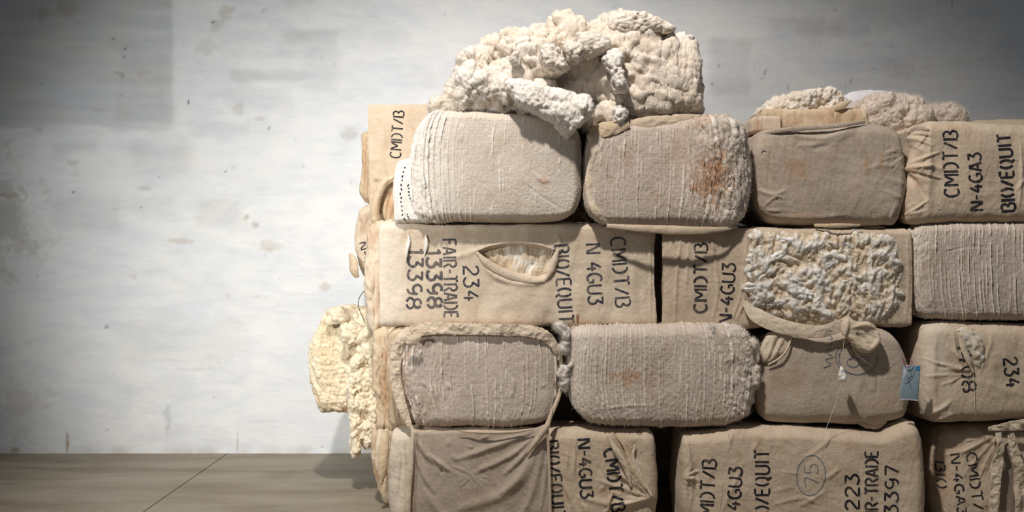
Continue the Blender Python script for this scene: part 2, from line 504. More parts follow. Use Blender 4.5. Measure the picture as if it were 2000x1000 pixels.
def cloth_strip(name, pts, widths, mat, parent=None, cup=.3, ruffle=.004, seed=0, thick=.0022, nw=15, roll=0.0, along=None, frayed=0.0, fold=0.0, col=(0.0, 0.0, 0.0), tilt=0.0):
    """a loose strip of cloth along 3-D points; widths in metres; folds run along it"""
    n = along or max(24, len(pts) * 14)
    c = curve(pts, n); wd = np.interp(np.linspace(0, 1, n), np.linspace(0, 1, len(widths)), widths)
    t = np.gradient(c, axis=0); t /= np.linalg.norm(t, axis=1)[:, None] + 1e-9
    b = np.cross(t, np.array([0, 1.0, 0])); b /= np.linalg.norm(b, axis=1)[:, None] + 1e-9
    nn = np.cross(b, t); nn *= np.sign(-nn[:, 1:2] + 1e-9)
    if tilt: b = b + nn * tilt; b /= np.linalg.norm(b, axis=1)[:, None]
    s = np.linspace(-1, 1, nw); sg = np.broadcast_to(s, (n, nw))
    pos = (c[:, None] + b[:, None] * (sg * (wd / 2)[:, None])[..., None]).reshape(-1, 3) + seed * 3.1
    rf = ruffle * (.6 * fbm(pos * 9, seed, 2) + .22 * ridged(pos * 26, seed + 4, 2)) + fold * np.tile(np.abs(np.sin((s + .3) * 6 + seed)), n)
    e = np.ones((n, nw))
    if frayed:
        q2 = np.stack([np.repeat(np.arange(n) * .7, nw), np.tile(np.sign(s), n), np.zeros(n * nw)], 1)
        e = e + frayed * (np.abs(sg) > .95) * perlin(q2, seed + 3).reshape(n, nw)
    prof = cup * (1 - sg ** 2)
    V = c[:, None] + b[:, None] * (sg * e * (wd / 2)[:, None])[..., None] + nn[:, None] * (prof * (wd / 2)[:, None] + rf.reshape(n, nw))[..., None]
    V = V.reshape(-1, 3); I = np.arange(n * nw).reshape(n, nw)
    F = np.stack([I[:-1, :-1], I[:-1, 1:], I[1:, 1:], I[1:, :-1]], -1).reshape(-1, 4)
    if V[F[0]].shape and np.cross(V[F[:, 2]] - V[F[:, 0]], V[F[:, 3]] - V[F[:, 1]])[:, 1].mean() > 0: F = F[:, ::-1]
    o = mesh_obj(name, V, F, mat, parent, np.tile(np.array(col), (len(V), 1)))
    m = o.modifiers.new('thickness', 'SOLIDIFY'); m.thickness = thick; m.offset = -1
    return o


def on(b_tree, Y, pts, off=.006):
    return drape(b_tree, pts, off, Y)


# ------------------------------------------------------------------ materials
def nt(name):
    m = bpy.data.materials.new(name); m.use_nodes = True; t = m.node_tree
    bs = t.nodes['Principled BSDF']; bs.inputs['Roughness'].default_value = .95
    bs.inputs['Specular IOR Level'].default_value = .12
    return m, t, bs


def node(t, kind, **kw):
    n = t.nodes.new(kind)
    for k, v in kw.items(): setattr(n, k, v)
    return n


def noise(t, co, sc, det=4, rough=.6, vec_scale=None, dist=0.0):
    n = node(t, 'ShaderNodeTexNoise'); n.inputs['Scale'].default_value = sc; n.inputs['Detail'].default_value = det
    n.inputs['Roughness'].default_value = rough; n.inputs['Distortion'].default_value = dist
    if vec_scale:
        mp = node(t, 'ShaderNodeMapping'); mp.inputs['Scale'].default_value = vec_scale
        t.links.new(co, mp.inputs['Vector']); co = mp.outputs[0]
    t.links.new(co, n.inputs['Vector']); return n.outputs[0]


def ramp(t, fac, a, b, c0=(0, 0, 0, 1), c1=(1, 1, 1, 1)):
    r = node(t, 'ShaderNodeValToRGB'); r.color_ramp.elements[0].position = a; r.color_ramp.elements[1].position = b
    r.color_ramp.elements[0].color = c0; r.color_ramp.elements[1].color = c1
    t.links.new(fac, r.inputs[0]); return r.outputs[0]


def mix(t, fac, a, b, mode='MIX'):
    m = node(t, 'ShaderNodeMix', data_type='RGBA', blend_type=mode)
    for sock, v in ((m.inputs[0], fac), (m.inputs[6], a), (m.inputs[7], b)):
        if hasattr(v, 'is_linked') or hasattr(v, 'links'): t.links.new(v, sock)
        else: sock.default_value = v if np.isscalar(v) else (tuple(v) + (1,))[:4]
    return m.outputs[2]


def math_(t, op, a, b=None):
    m = node(t, 'ShaderNodeMath', operation=op)
    for s, v in zip(m.inputs, (a, b)):
        if v is None: continue
        if hasattr(v, 'links'): t.links.new(v, s)
        else: s.default_value = v
    return m.outputs[0]


def fabric(name, base, dark, fluff=(.80, .72, .61), stain=(.40, .20, .09), dirt=(.16, .12, .10), weave=.5, fuzz=0.0, mott=.5, blotch=.55, trans=0.0, strength=.55, dist=.003):
    m, t, bs = nt(name)
    co = node(t, 'ShaderNodeTexCoord').outputs['Object']
    at = node(t, 'ShaderNodeAttribute'); at.attribute_name = 'wear'
    sep = node(t, 'ShaderNodeSeparateColor'); t.links.new(at.outputs['Color'], sep.inputs[0])
    n1 = noise(t, co, 3.2, 6, .62, dist=.6); n2 = noise(t, co, 42, 5, .7); n3 = noise(t, co, 260, 2, .6)
    c = mix(t, ramp(t, n1, .38, .66), dark, base)
    c = mix(t, math_(t, 'MULTIPLY', ramp(t, n2, .46, .75), mott * .5), c, dark)
    c = mix(t, math_(t, 'MULTIPLY', ramp(t, n3, .46, .68), .42), c, tuple(min(1, k * 1.35) for k in base))
    n5 = noise(t, co, 7.5, 5, .6, dist=1.2)
    c = mix(t, math_(t, 'MULTIPLY', ramp(t, n5, .50, .74), blotch), c, tuple(k * q_ for k, q_ in zip(dark, (.80, .72, .62))))
    c = mix(t, sep.outputs[0], c, fluff)
    c = mix(t, math_(t, 'MULTIPLY', sep.outputs[1], math_(t, 'ADD', .55, math_(t, 'MULTIPLY', n2, .9))), c, stain)
    c = mix(t, math_(t, 'MULTIPLY', sep.outputs[2], .9), c, dirt)
    t.links.new(c, bs.inputs['Base Color'])
    bs.inputs['Sheen Weight'].default_value = .12
    # weave of threads and fuzz as relief
    wv1 = node(t, 'ShaderNodeTexWave'); wv1.inputs['Scale'].default_value = 70; wv1.inputs['Distortion'].default_value = 1.5; wv1.bands_direction = 'X'
    wv2 = node(t, 'ShaderNodeTexWave'); wv2.inputs['Scale'].default_value = 70; wv2.inputs['Distortion'].default_value = 1.5; wv2.bands_direction = 'Z'
    t.links.new(co, wv1.inputs[0]); t.links.new(co, wv2.inputs[0])
    hsum = math_(t, 'ADD', math_(t, 'MULTIPLY', math_(t, 'ADD', wv1.outputs[1], wv2.outputs[1]), weave * .35),
                 math_(t, 'ADD', math_(t, 'MULTIPLY', n3, .6), math_(t, 'MULTIPLY', n2, 1.0 + fuzz * 2)))
    bp = node(t, 'ShaderNodeBump'); bp.inputs['Strength'].default_value = strength; bp.inputs['Distance'].default_value = dist
    t.links.new(hsum, bp.inputs['Height']); t.links.new(bp.outputs[0], bs.inputs['Normal'])
    if trans:
        tr = node(t, 'ShaderNodeBsdfTranslucent'); t.links.new(c, tr.inputs[0]); ms = node(t, 'ShaderNodeMixShader')
        ms.inputs[0].default_value = trans; t.links.new(bs.outputs[0], ms.inputs[1]); t.links.new(tr.outputs[0], ms.inputs[2])
        t.links.new(ms.outputs[0], t.nodes['Material Output'].inputs[0])
    return m


def downy(m):
    b = m.node_tree.nodes['Principled BSDF']; b.inputs['Subsurface Weight'].default_value = .5; b.inputs['Subsurface Radius'].default_value = (1, .85, .65); b.inputs['Subsurface Scale'].default_value = .006
    return m


M_cloth = fabric('bale_cloth', (.60, .49, .37), (.50, .40, .295))
M_cloth_pale = fabric('pale_bale_cloth', (.66, .56, .435), (.57, .47, .355), mott=.3)
M_cloth_grey = fabric('grey_bale_cloth', (.44, .365, .295), (.37, .30, .24))
M_cloth_tan = fabric('tan_bale_cloth', (.64, .525, .38), (.50, .38, .245))
M_press = fabric('pressed_cotton', (.565, .48, .41), (.465, .39, .33), fluff=(.79, .72, .63), weave=.8, fuzz=.3, mott=.6)
M_press_pale = fabric('pale_pressed_cotton', (.62, .545, .47), (.54, .465, .39), fluff=(.84, .80, .74), weave=.7, fuzz=.3)
M_cotton = fabric('raw_cotton', (.80, .71, .61), (.70, .59, .47), fluff=(.87, .81, .74), weave=0, blotch=.3, fuzz=1.2, mott=.4, strength=.6, dist=.005)
M_cotton_yellow = fabric('yellowed_raw_cotton', (.80, .69, .51), (.72, .58, .38), fluff=(.85, .76, .60), weave=0, blotch=.3, fuzz=1.2, mott=.4, strength=.6, dist=.005)
M_cotton_white = fabric('white_cotton_lint', (.90, .85, .77), (.84, .77, .67), fluff=(.93, .89, .83), weave=0, blotch=.3, fuzz=1.0, strength=.5, dist=.004)
M_cotton_brown = fabric('brownish_cotton_lint', (.74, .63, .48), (.63, .50, .34), fluff=(.91, .87, .80), weave=0, blotch=.3, fuzz=1.2, strength=.6, dist=.005)
for m_ in (M_cotton, M_cotton_yellow): downy(m_)
for m_ in (M_cotton_brown, M_cotton_white): downy(m_).node_tree.nodes['Principled BSDF'].inputs['Subsurface Scale'].default_value = .016
M_lint_dusty = fabric('dusty_cotton_lint', (.64, .54, .455), (.54, .44, .355), fluff=(.78, .70, .62), weave=0, blotch=.3, fuzz=1.2, mott=.4, strength=.6, dist=.005)
M_sack = fabric('white_sack_plastic', (.78, .77, .80), (.72, .71, .75), weave=2.0, mott=.1)


def ink(name, colr, cov=(.34, .5), under=(.52, .42, .31)):
    m, t, bs = nt(name)
    co = node(t, 'ShaderNodeTexCoord').outputs['Object']
    n = noise(t, co, 55, 5, .7); n2 = noise(t, co, 7, 2, .5)
    k = ramp(t, math_(t, 'ADD', math_(t, 'MULTIPLY', n, .6), math_(t, 'MULTIPLY', n2, .4)), cov[0], cov[1])
    t.links.new(mix(t, k, tuple(.28 * a + .72 * b for a, b in zip(under, colr)), colr), bs.inputs['Base Color'])
    bs.inputs['Roughness'].default_value = .75
    return m


M_ink = ink('black_stencil_ink', (.022, .022, .028))
M_ink_blue = ink('blue_stencil_ink', (.03, .035, .055), (.40, .58))
M_pen = ink('blue_grey_pen', (.12, .15, .21), (.38, .6))
M_rust = ink('rust_stain', (.25, .10, .04), (.38, .6))


def plain(name, colr, rough=.6, spec=.3, bump=0):
    m, t, bs = nt(name)
    co = node(t, 'ShaderNodeTexCoord').outputs['Object']; n = noise(t, co, 90, 3, .6)
    t.links.new(mix(t, ramp(t, n, .35, .7), tuple(k * .86 for k in colr), colr), bs.inputs['Base Color'])
    bs.inputs['Roughness'].default_value = rough; bs.inputs['Specular IOR Level'].default_value = spec
    return m


M_thread = plain('cotton_thread', (.80, .72, .58), .9, .1)
M_wire = plain('dark_wire', (.10, .10, .10), .5, .4)
M_tag = plain('grey_blue_tag_plastic', (.27, .36, .42), .45, .4)
M_tag_blue = plain('bright_blue_print', (.03, .20, .46), .5, .3)
M_tag_white = plain('white_tag_fold', (.62, .60, .68), .5, .3)
M_tag_red = plain('dark_red_string', (.22, .03, .10), .7, .2)


# ------------------------------------------------------------------ the setting: back wall and floor
YW = 7.7


def build_wall():
    nx, nz = 1040, 380
    X, Z = np.meshgrid(np.linspace(-6, 6, nx), np.linspace(0, 4.4, nz))
    x, z = X.ravel(), Z.ravel(); px = 1000 + x * F_PX / YW; py = 500 - (z - CAM_Z) * F_PX / YW
    col = np.zeros((len(x), 3))

    def q(sx, sy, o): return np.stack([px * sx, py * sy, np.full(len(px), o)], 1)
    rough = fbm(q(.02, .02, 1), 61, 3); fine_ = fbm(q(.09, .09, 5), 67, 3); brush = fbm(q(.006, .055, 2), 62, 4)

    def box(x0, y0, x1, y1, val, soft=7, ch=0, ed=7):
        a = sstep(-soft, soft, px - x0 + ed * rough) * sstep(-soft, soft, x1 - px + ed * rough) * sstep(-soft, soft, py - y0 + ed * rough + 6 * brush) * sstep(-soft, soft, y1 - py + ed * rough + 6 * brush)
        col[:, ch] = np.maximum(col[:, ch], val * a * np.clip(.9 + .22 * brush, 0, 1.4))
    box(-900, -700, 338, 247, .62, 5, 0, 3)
    box(215, 80, 336, 250, .72, 18); box(545, 58, 664, 98, .42, 10); box(452, 138, 610, 158, .42, 8); box(590, 95, 660, 180, .28, 16)
    box(370, 240, 490, 262, .30, 10); box(250, 272, 372, 340, .34, 24); box(385, 385, 470, 440, .28, 14); box(100, 280, 190, 300, .3, 9)
    box(100, 380, 240, 450, .30, 18); box(20, 420, 90, 560, .2, 25); box(1385, 80, 1470, 190, .45, 14); box(1500, 40, 1700, 75, .3, 10); box(1560, 110, 1760, 150, .3, 10)
    box(1420, 90, 2700, 235, .22, 30); box(240, 620, 480, 700, .18, 30)
    rs = np.random.RandomState(5)
    for k in range(110):   # repainted roller patches
        x0, y0, ww, hh = rs.uniform(-200, 2100), rs.uniform(-200, 860), rs.uniform(40, 190), rs.uniform(8, 60)
        box(x0, y0, x0 + ww, y0 + hh, rs.uniform(.05, .20), rs.uniform(5, 14), 0, 9)
    # browned blots

    def blot(cx, cy, rx, ry, v, ch, ang=0):
        s = 3.2 * max(rx, ry); ii = np.where((np.abs(px - cx) < s) & (np.abs(py - cy) < s))[0]
        if not len(ii): return
        ca, sa = math.cos(ang), math.sin(ang); dx, dy = px[ii] - cx, py[ii] - cy
        r = np.sqrt(((dx * ca + dy * sa) / rx) ** 2 + ((-dx * sa + dy * ca) / ry) ** 2) + .7 * rough[ii] + .5 * fine_[ii]
        col[ii, ch] = np.maximum(col[ii, ch], v * (1 - sstep(.3, 1.15, r)))
    for a in ((480, 428, 14, 9, .6, 1), (497, 440, 9, 9, .5, 1), (465, 210, 12, 12, .3, 1), (75, 255, 14, 10, .35, 1), (443, 22, 14, 12, .35, 1), (515, 20, 12, 8, .4, 1),
              (285, 368, 18, 6, .4, 1), (505, 232, 18, 7, .35, 1), (348, 470, 22, 5, .35, 1), (140, 318, 12, 8, .3, 1), (682, 262, 16, 14, .3, 1), (85, 22, 26, 18, .4, 1), (130, 20, 24, 16, .35, 1),
              (395, 95, 36, 14, .2, 1), (420, 50, 14, 12, .3, 1), (525, 480, 20, 8, .3, 1), (632, 560, 10, 7, .35, 1), (15, 382, 30, 5, .55, 1), (-20, 440, 110, 120, .26, 1), (-20, 430, 70, 90, .16, 2),
              (40, 800, 60, 60, .22, 1), (420, 700, 30, 20, .12, 1), (1600, 60, 60, 30, .2, 1), (1760, 130, 50, 24, .2, 1),
              (132, 868, 3.2, 16, .85, 1), (130, 852, 2, 10, .7, 1), (464, 862, 2, 20, .5, 1), (28, 880, 12, 6, .7, 1), (328, 826, 7, 26, .2, 2)): blot(*a)
    # small dark scars
    for a in ((245, 95, 2.6, 4.5, .95), (243, 110, 1.8, 5, .6), (155, 45, 6, 2, .6), (222, 77, 3.5, 2, .7), (416, 43, 3, 2.2, .8), (628, 112, 2.6, 6, .85), (656, 126, 2.2, 7, .7), (640, 141, 1.6, 3, .6), (368, 200, 2.2, 5, .8),
              (525, 250, 2.6, 3.5, .8), (440, 335, 1.8, 2.8, .8), (143, 376, 2.8, 3, .85), (80, 164, 3, 2, .5), (588, 330, 4, 1.5, .6), (275, 405, 2.5, 4, .6), (352, 134, 7, 1.6, .4), (368, 134, 4, 1.6, .4),
              (240, 150, 5, 3, .4), (235, 145, 10, 2.5, .3), (237, 186, 5, 3, .45), (700, 22, 2.5, 1.5, .5), (592, 322, 1.4, 8, .4), (312, 345, 3, 1.6, .5), (475, 652, 3, 2, .4), (208, 639, 4, 3, .5), (480, 648, 9, 3, .35),
              (1405, 128, 2.5, 4, .6), (1403, 150, 2, 3, .5), (1495, 140, 1.8, 7, .5), (1392, 165, 2, 4, .5), (1200, 12, 3, 2, .5), (1740, 90, 4, 1.5, .35), (1650, 166, 1.8, 9, .6), (1662, 160, 1.6, 7, .5), (1970, 218, 2.5, 2, .5), (1630, 20, 4, 2, .4),
              (210, 840, 2.4, 1.8, .6), (628, 872, 2, 2.4, .5), (1860, 8, 2, 8, .4), (1540, 170, 1.6, 5, .4), (1880, 120, 3, 2, .4)):
        blot(a[0], a[1], a[2], a[3], a[4], 2, .35 if a[0] % 2 else 0)
    for k in range(90):
        blot(rs.uniform(-200, 2200), rs.uniform(-200, 870), rs.uniform(1.2, 3.2), rs.uniform(1, 3), rs.uniform(.15, .4), 2)
    for k in range(60):
        blot(rs.uniform(-200, 2200), rs.uniform(-200, 870), rs.uniform(4, 18), rs.uniform(2, 8), rs.uniform(.08, .25), 1)
    for k in range(60):    # short horizontal scuffs
        blot(rs.uniform(-100, 2100), rs.uniform(-100, 870), rs.uniform(10, 45), rs.uniform(1.5, 4), rs.uniform(.08, .26), 0)
    base = sstep(22, 2, 884 - py) * np.clip(.55 + rough, 0, 1) * .32
    col[:, 1] = np.maximum(col[:, 1], base)
    y = YW + .0022 * fbm(q(.012, .02, 4), 66, 4)
    V = np.stack([x, y, z], 1); I = np.arange(nx * nz).reshape(nz, nx)
    F = np.stack([I[:-1, :-1], I[:-1, 1:], I[1:, 1:], I[1:, :-1]], -1).reshape(-1, 4)
    n = len(V); B = np.array([(-6, YW + .01, 0), (6, YW + .01, 0), (6, YW + .01, 4.4), (-6, YW + .01, 4.4), (-6, YW + .25, 0), (6, YW + .25, 0), (6, YW + .25, 4.4), (-6, YW + .25, 4.4)])
    BF = n + np.array([(4, 7, 6, 5), (0, 4, 5, 1), (3, 2, 6, 7), (0, 3, 7, 4), (1, 5, 6, 2)])
    m, t, bs = nt('limewashed_wall')
    co = node(t, 'ShaderNodeTexCoord').outputs['Object']
    at = node(t, 'ShaderNodeAttribute'); at.attribute_name = 'wear'; sp = node(t, 'ShaderNodeSeparateColor'); t.links.new(at.outputs[0], sp.inputs[0])
    st = noise(t, co, 1.0, 7, .62, (3.2, 1, 13)); st2 = noise(t, co, 1.0, 6, .7, (9, 1, 40)); cl = noise(t, co, 2.1, 5, .6, (1, 1, 1.9), .8); bl = noise(t, co, 1.6, 6, .65, dist=.5); fine = noise(t, co, 60, 4, .65)
    c = mix(t, ramp(t, bl, .35, .68), (.70, .725, .74), (.77, .775, .755))
    c = mix(t, math_(t, 'MULTIPLY', ramp(t, cl, .47, .64), .5), c, (.60, .64, .71))
    c = mix(t, math_(t, 'MULTIPLY', ramp(t, st, .50, .70), .42), c, (.56, .59, .645))
    c = mix(t, math_(t, 'MULTIPLY', ramp(t, st2, .50, .75), .35), c, (.85, .86, .86))
    c = mix(t, math_(t, 'MULTIPLY', ramp(t, fine, .5, .8), .18), c, (.60, .60, .58))
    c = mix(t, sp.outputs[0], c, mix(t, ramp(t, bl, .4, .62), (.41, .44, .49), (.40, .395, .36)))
    c = mix(t, sp.outputs[1], c, (.36, .29, .20)); c = mix(t, sp.outputs[2], c, (.10, .10, .11))
    t.links.new(c, bs.inputs['Base Color']); bs.inputs['Roughness'].default_value = .85
    bp = node(t, 'ShaderNodeBump'); bp.inputs['Strength'].default_value = .25; bp.inputs['Distance'].default_value = .006
    t.links.new(math_(t, 'ADD', st2, math_(t, 'MULTIPLY', fine, .4)), bp.inputs['Height']); t.links.new(bp.outputs[0], bs.inputs['Normal'])
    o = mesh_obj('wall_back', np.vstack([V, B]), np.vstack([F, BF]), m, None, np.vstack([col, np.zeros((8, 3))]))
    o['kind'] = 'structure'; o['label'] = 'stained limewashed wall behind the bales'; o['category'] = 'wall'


def build_floor():
    g = -1.945
    xs = [-6, -4, g - .005, g - .002, g + .002, g + .005, 0, 2, 4, 6]; ys = [-1.5, 2, 4, 6, YW]
    V = [(x, y, -.012 if abs(x - g) < .003 else 0) for y in ys for x in xs]; nx = len(xs); n = len(V)
    V += [(x, y, -.2) for y in (-1.5, YW) for x in (-6, 6)]
    F = [(j * nx + i, j * nx + i + 1, (j + 1) * nx + i + 1, (j + 1) * nx + i) for j in range(len(ys) - 1) for i in range(nx - 1)] + [(n, n + 2, n + 3, n + 1)]
    m, t, bs = nt('worn_concrete_floor')
    co = node(t, 'ShaderNodeTexCoord').outputs['Object']
    a = noise(t, co, 1, 7, .6, (1.0, 3.6, 1), .4); b = noise(t, co, 1, 6, .65, (2.2, 9, 1), .5); f = noise(t, co, 45, 4, .7)
    c = mix(t, ramp(t, a, .36, .66), (.185, .145, .095), (.30, .26, .20))
    c = mix(t, math_(t, 'MULTIPLY', ramp(t, b, .48, .72), .6), c, (.31, .295, .25))
    c = mix(t, math_(t, 'MULTIPLY', ramp(t, f, .48, .75), .25), c, (.11, .09, .065))
    t.links.new(c, bs.inputs['Base Color']); t.links.new(ramp(t, b, .3, .7, (.42, .42, .42, 1), (.7, .7, .7, 1)), bs.inputs['Roughness'])
    bs.inputs['Specular IOR Level'].default_value = .3
    bp = node(t, 'ShaderNodeBump'); bp.inputs['Strength'].default_value = .2; bp.inputs['Distance'].default_value = .003
    t.links.new(f, bp.inputs['Height']); t.links.new(bp.outputs[0], bs.inputs['Normal'])
    o = mesh_obj('floor', V, F, m); o.data.polygons.foreach_set('use_smooth', np.zeros(len(o.data.polygons), bool))
    o['kind'] = 'structure'; o['label'] = 'brown worn concrete floor with one straight joint'; o['category'] = 'floor'


build_wall(); build_floor()


# ------------------------------------------------------------------ bales
def spec(top, right, bottom, left): return dict(top=top, right=right, bottom=bottom, left=left)


def ring(pts, k=4):
    """four edges from a closed outline given clockwise from its upper left, split at four places"""
    n = len(pts); c = [0, n // 4, n // 2, (3 * n) // 4]; p = list(pts) + [pts[0]]
    return dict(top=p[c[0]:c[1] + 1], right=p[c[1]:c[2] + 1], bottom=p[c[2]:c[3] + 1][::-1], left=p[c[3]:n + 1][::-1])


def base_of(b):
    k = b.V; return (float((k[:, 0].min() + k[:, 0].max()) / 2), float((k[:, 1].min() + k[:, 1].max()) / 2), float(k[:, 2].min()))


def radial(c, r0, r1, a0, a1, n, wd, am, seed):
    r = random.Random(seed); o = []
    for k in range(n):
        a = math.radians(a0 + (a1 - a0) * (k + r.random() * .8) / n); d = math.radians(r.uniform(-14, 14)); m = (r0 + r1) / 2
        e = r1 * r.uniform(.55, 1.05)
        o.append(([(c[0] + r0 * math.cos(a), c[1] + r0 * math.sin(a)), (c[0] + m * math.cos(a + d * .6), c[1] + m * math.sin(a + d * .6)), (c[0] + e * math.cos(a + d), c[1] + e * math.sin(a + d))], wd * r.uniform(.6, 1.3), am * r.uniform(.5, 1.2) * (1 if r.random() < .75 else -.8)))
    return o


def cloth_look(b, seed, wr=.0016, lump=.005):
    b.lumps(lump * 1.5, 4.5, seed); b.wrinkles(wr * 1.6, 8, 3, 75, seed + 1); b.wrinkles(wr * .9, 20, 4, 20, seed + 2); b.wrinkles(wr * .6, 30, 5, 110, seed + 4); b.lumps(.0008, 60, seed + 3); return b


GROUP = 'cotton bales stacked in rows'


# --- fourth row -----------------------------------------------------------------
def bale_white_ridges():
    b = Body(spec([(826, 232), (842, 216), (870, 211), (960, 213), (1060, 224), (1105, 233), (1125, 245)],
                  [(1125, 245), (1136, 264), (1139, 310), (1137, 380), (1125, 412)],
                  [(808, 420), (830, 430), (900, 432), (1000, 433), (1090, 430), (1125, 412)],
                  [(826, 232), (806, 266), (798, 320), (799, 380), (808, 420)]), 5.53, .95, (.15, .05, .05, .04), .10, .02, 1.5, 11, fine=True)
    lf = sstep(.30, .02, b.u)
    b.ridges(.026, .0065, .0022, .34, 21, fl=.6); b.ridges(.021, .013, .0060, .95, 22, grow=lf, fl=.45, vf=2.2)
    b.weave(.0012, 3); b.lumps(.004, 5, 5); b.lumps(.0010, 90, 7)
    b.puffs(.008, 24, 8, mask=lf * sstep(.34, .5, b.v), aniso=(1, 1, .5)); b.lumps(.002, 45, 6, mask=lf); b.col[:, 0] = np.maximum(b.col[:, 0], .55 * lf)
    b.creases([([(1025, 360), (1060, 385), (1100, 410)], 3, -.003), ([(1045, 340), (1060, 355), (1075, 350)], 4, .005)])
    b.blot(1062, 352, 14, 9, 1, .5, 1); b.blot(1070, 388, 40, 8, 2, .12, 2); b.fibres(1500, .012, lf + .05, 3)
    t = thing('cotton_bale', base_of(b), 'pale ridged bale with bulging white left side, below the torn cotton heap', 'bale', GROUP)
    emit(b, 'pressed_cotton_face', M_press_pale, t)
    s = Body(spec([(770, 322), (778, 312), (800, 306), (840, 300)], [(840, 300), (840, 380), (840, 436)], [(768, 428), (776, 436), (840, 436)], [(770, 322), (765, 370), (768, 428)]),
             5.60, .8, (.07, .01, .02, .02), .09, .0, 1, 12)
    s.ridges(.02, .004, .003, .7, 23, fl=.3); s.lumps(.003, 14, 3); s.col[:, 0] = .8
    emit(s, 'side_wrapper', M_press_pale, t, 'white side cloth with rows of half-seen black print')
    T = bvh(s)
    for pts, nm in ((((790, 326), (786, 345), (784, 365), (783, 385), (785, 403), (787, 420), (791, 434)), 1), (((797, 360), (798, 372), (801, 388), (807, 402), (815, 416)), 2), (((795, 418), (800, 430)), 3)):
        r = random.Random(nm); V, F, n = [], [], 0
        c = curve(pts, 14 if nm == 1 else 10 if nm == 2 else 4)
        for k in range(0, len(c) - 1):
            d = (c[k + 1] - c[k]) * r.uniform(.3, .6); v, f = stroke_strip(T, [c[k] + np.array([r.uniform(-1.5, 1.5), 0]), c[k] + d + np.array([r.uniform(-1.5, 1.5), 0])], 2.6, .002, 5.6, 1.0)
            V.append(v); F.append(f + n); n += len(v)
        mesh_obj('stencil_lettering', np.vstack(V), np.vstack(F), M_ink, t)


def bale_orange_stain():
    b = Body(spec([(1150, 250), (1170, 238), (1250, 233), (1350, 227), (1400, 223), (1438, 232), (1452, 246)],
                  [(1452, 246), (1465, 290), (1468, 350), (1462, 400), (1446, 430)],
                  [(1154, 420), (1180, 436), (1240, 439), (1330, 440), (1400, 443), (1446, 430)],
                  [(1150, 250), (1143, 300), (1142, 360), (1145, 400), (1154, 420)]), 5.52, .95, (.07, .12, .05, .04), .09, .02, 2, 31, fine=True)
    rt = sstep(1310, 1420, b.px); bt = sstep(.47, .54, b.v) * sstep(1260, 1300, b.px); fz = np.clip(rt + bt * .8 + .5 * sstep(1300, 1340, b.px) * sstep(.06, .0, b.v), 0, 1)
    b.ridges(.030, .0090, .0026, .50, 41, fl=.75); b.weave(.0012, 4); b.lumps(.004, 5, 5); b.lumps(.0012, 70, 6)
    b.wrinkles(.0045, 26, 2.6, 80, 7, mask=rt); b.puffs(.007, 14, 9, mask=fz, aniso=(1, 1, .5)); b.puffs(.004, 40, 12, mask=fz, aniso=(1, 1, .3)); b.lumps(.003, 80, 14, mask=fz, aniso=(1, 1, .5)); b.wrinkles(.009, 30, 3, 82, 13, mask=fz)
    b.col[:, 0] = np.maximum(b.col[:, 0], .38 * fz * (.5 + .8 * perlin(b.V0 * 40, 3)))
    for a in ((1390, 345, 40, 60, 1, .75, 3), (1403, 330, 12, 45, 1, .9, 4), (1375, 365, 30, 16, 1, .8, 5), (1225, 310, 12, 26, 1, .25, 6), (1280, 385, 14, 10, 1, .4, 7), (1370, 240, 30, 16, 1, .35, 8), (1330, 300, 30, 60, 1, .22, 9)): b.blot(*a, rough=.9, sc=.11)
    b.fibres(14000, .022, fz, 4, curl=.8, down=.3); b.fibres(1500, .012, None, 5)
    t = thing('cotton_bale', base_of(b), 'ridged bale with orange-brown stain and shaggy right edge, below the compact cotton block', 'bale', GROUP)
    emit(b, 'pressed_cotton_face', M_press, t); T = bvh(b)
    cloth_strip('torn_wrapper', on(T, 5.56, [(1152, 262), (1160, 290), (1153, 330), (1151, 360), (1154, 392), (1165, 415), (1190, 434)], .004), [.035, .05, .035, .045, .035, .04, .03], M_cloth_pale, t, .35, .010, 3, frayed=.25)
    cloth_strip('torn_wrapper', [P(1185, 441, 5.55), P(1250, 446, 5.52), P(1330, 450, 5.50), P(1400, 449, 5.52), P(1440, 443, 5.56)], [.02, .035, .045, .035, .01], M_cloth, t, .3, .006, 6, frayed=.1)
    cloth_strip('torn_wrapper', [P(1152, 262, 5.55), P(1178, 254, 5.53), P(1205, 248, 5.52), P(1228, 244, 5.53)], [.045, .075, .07, .03], M_cloth_tan, t, .2, .014, 9, frayed=.22, nw=21)
    cloth_strip('torn_wrapper', [P(1222, 246, 5.56), P(1265, 241, 5.54), P(1310, 236, 5.55), P(1368, 226, 5.58)], [.05, .07, .06, .012], M_cloth, t, .25, .012, 12, frayed=.15, nw=21)


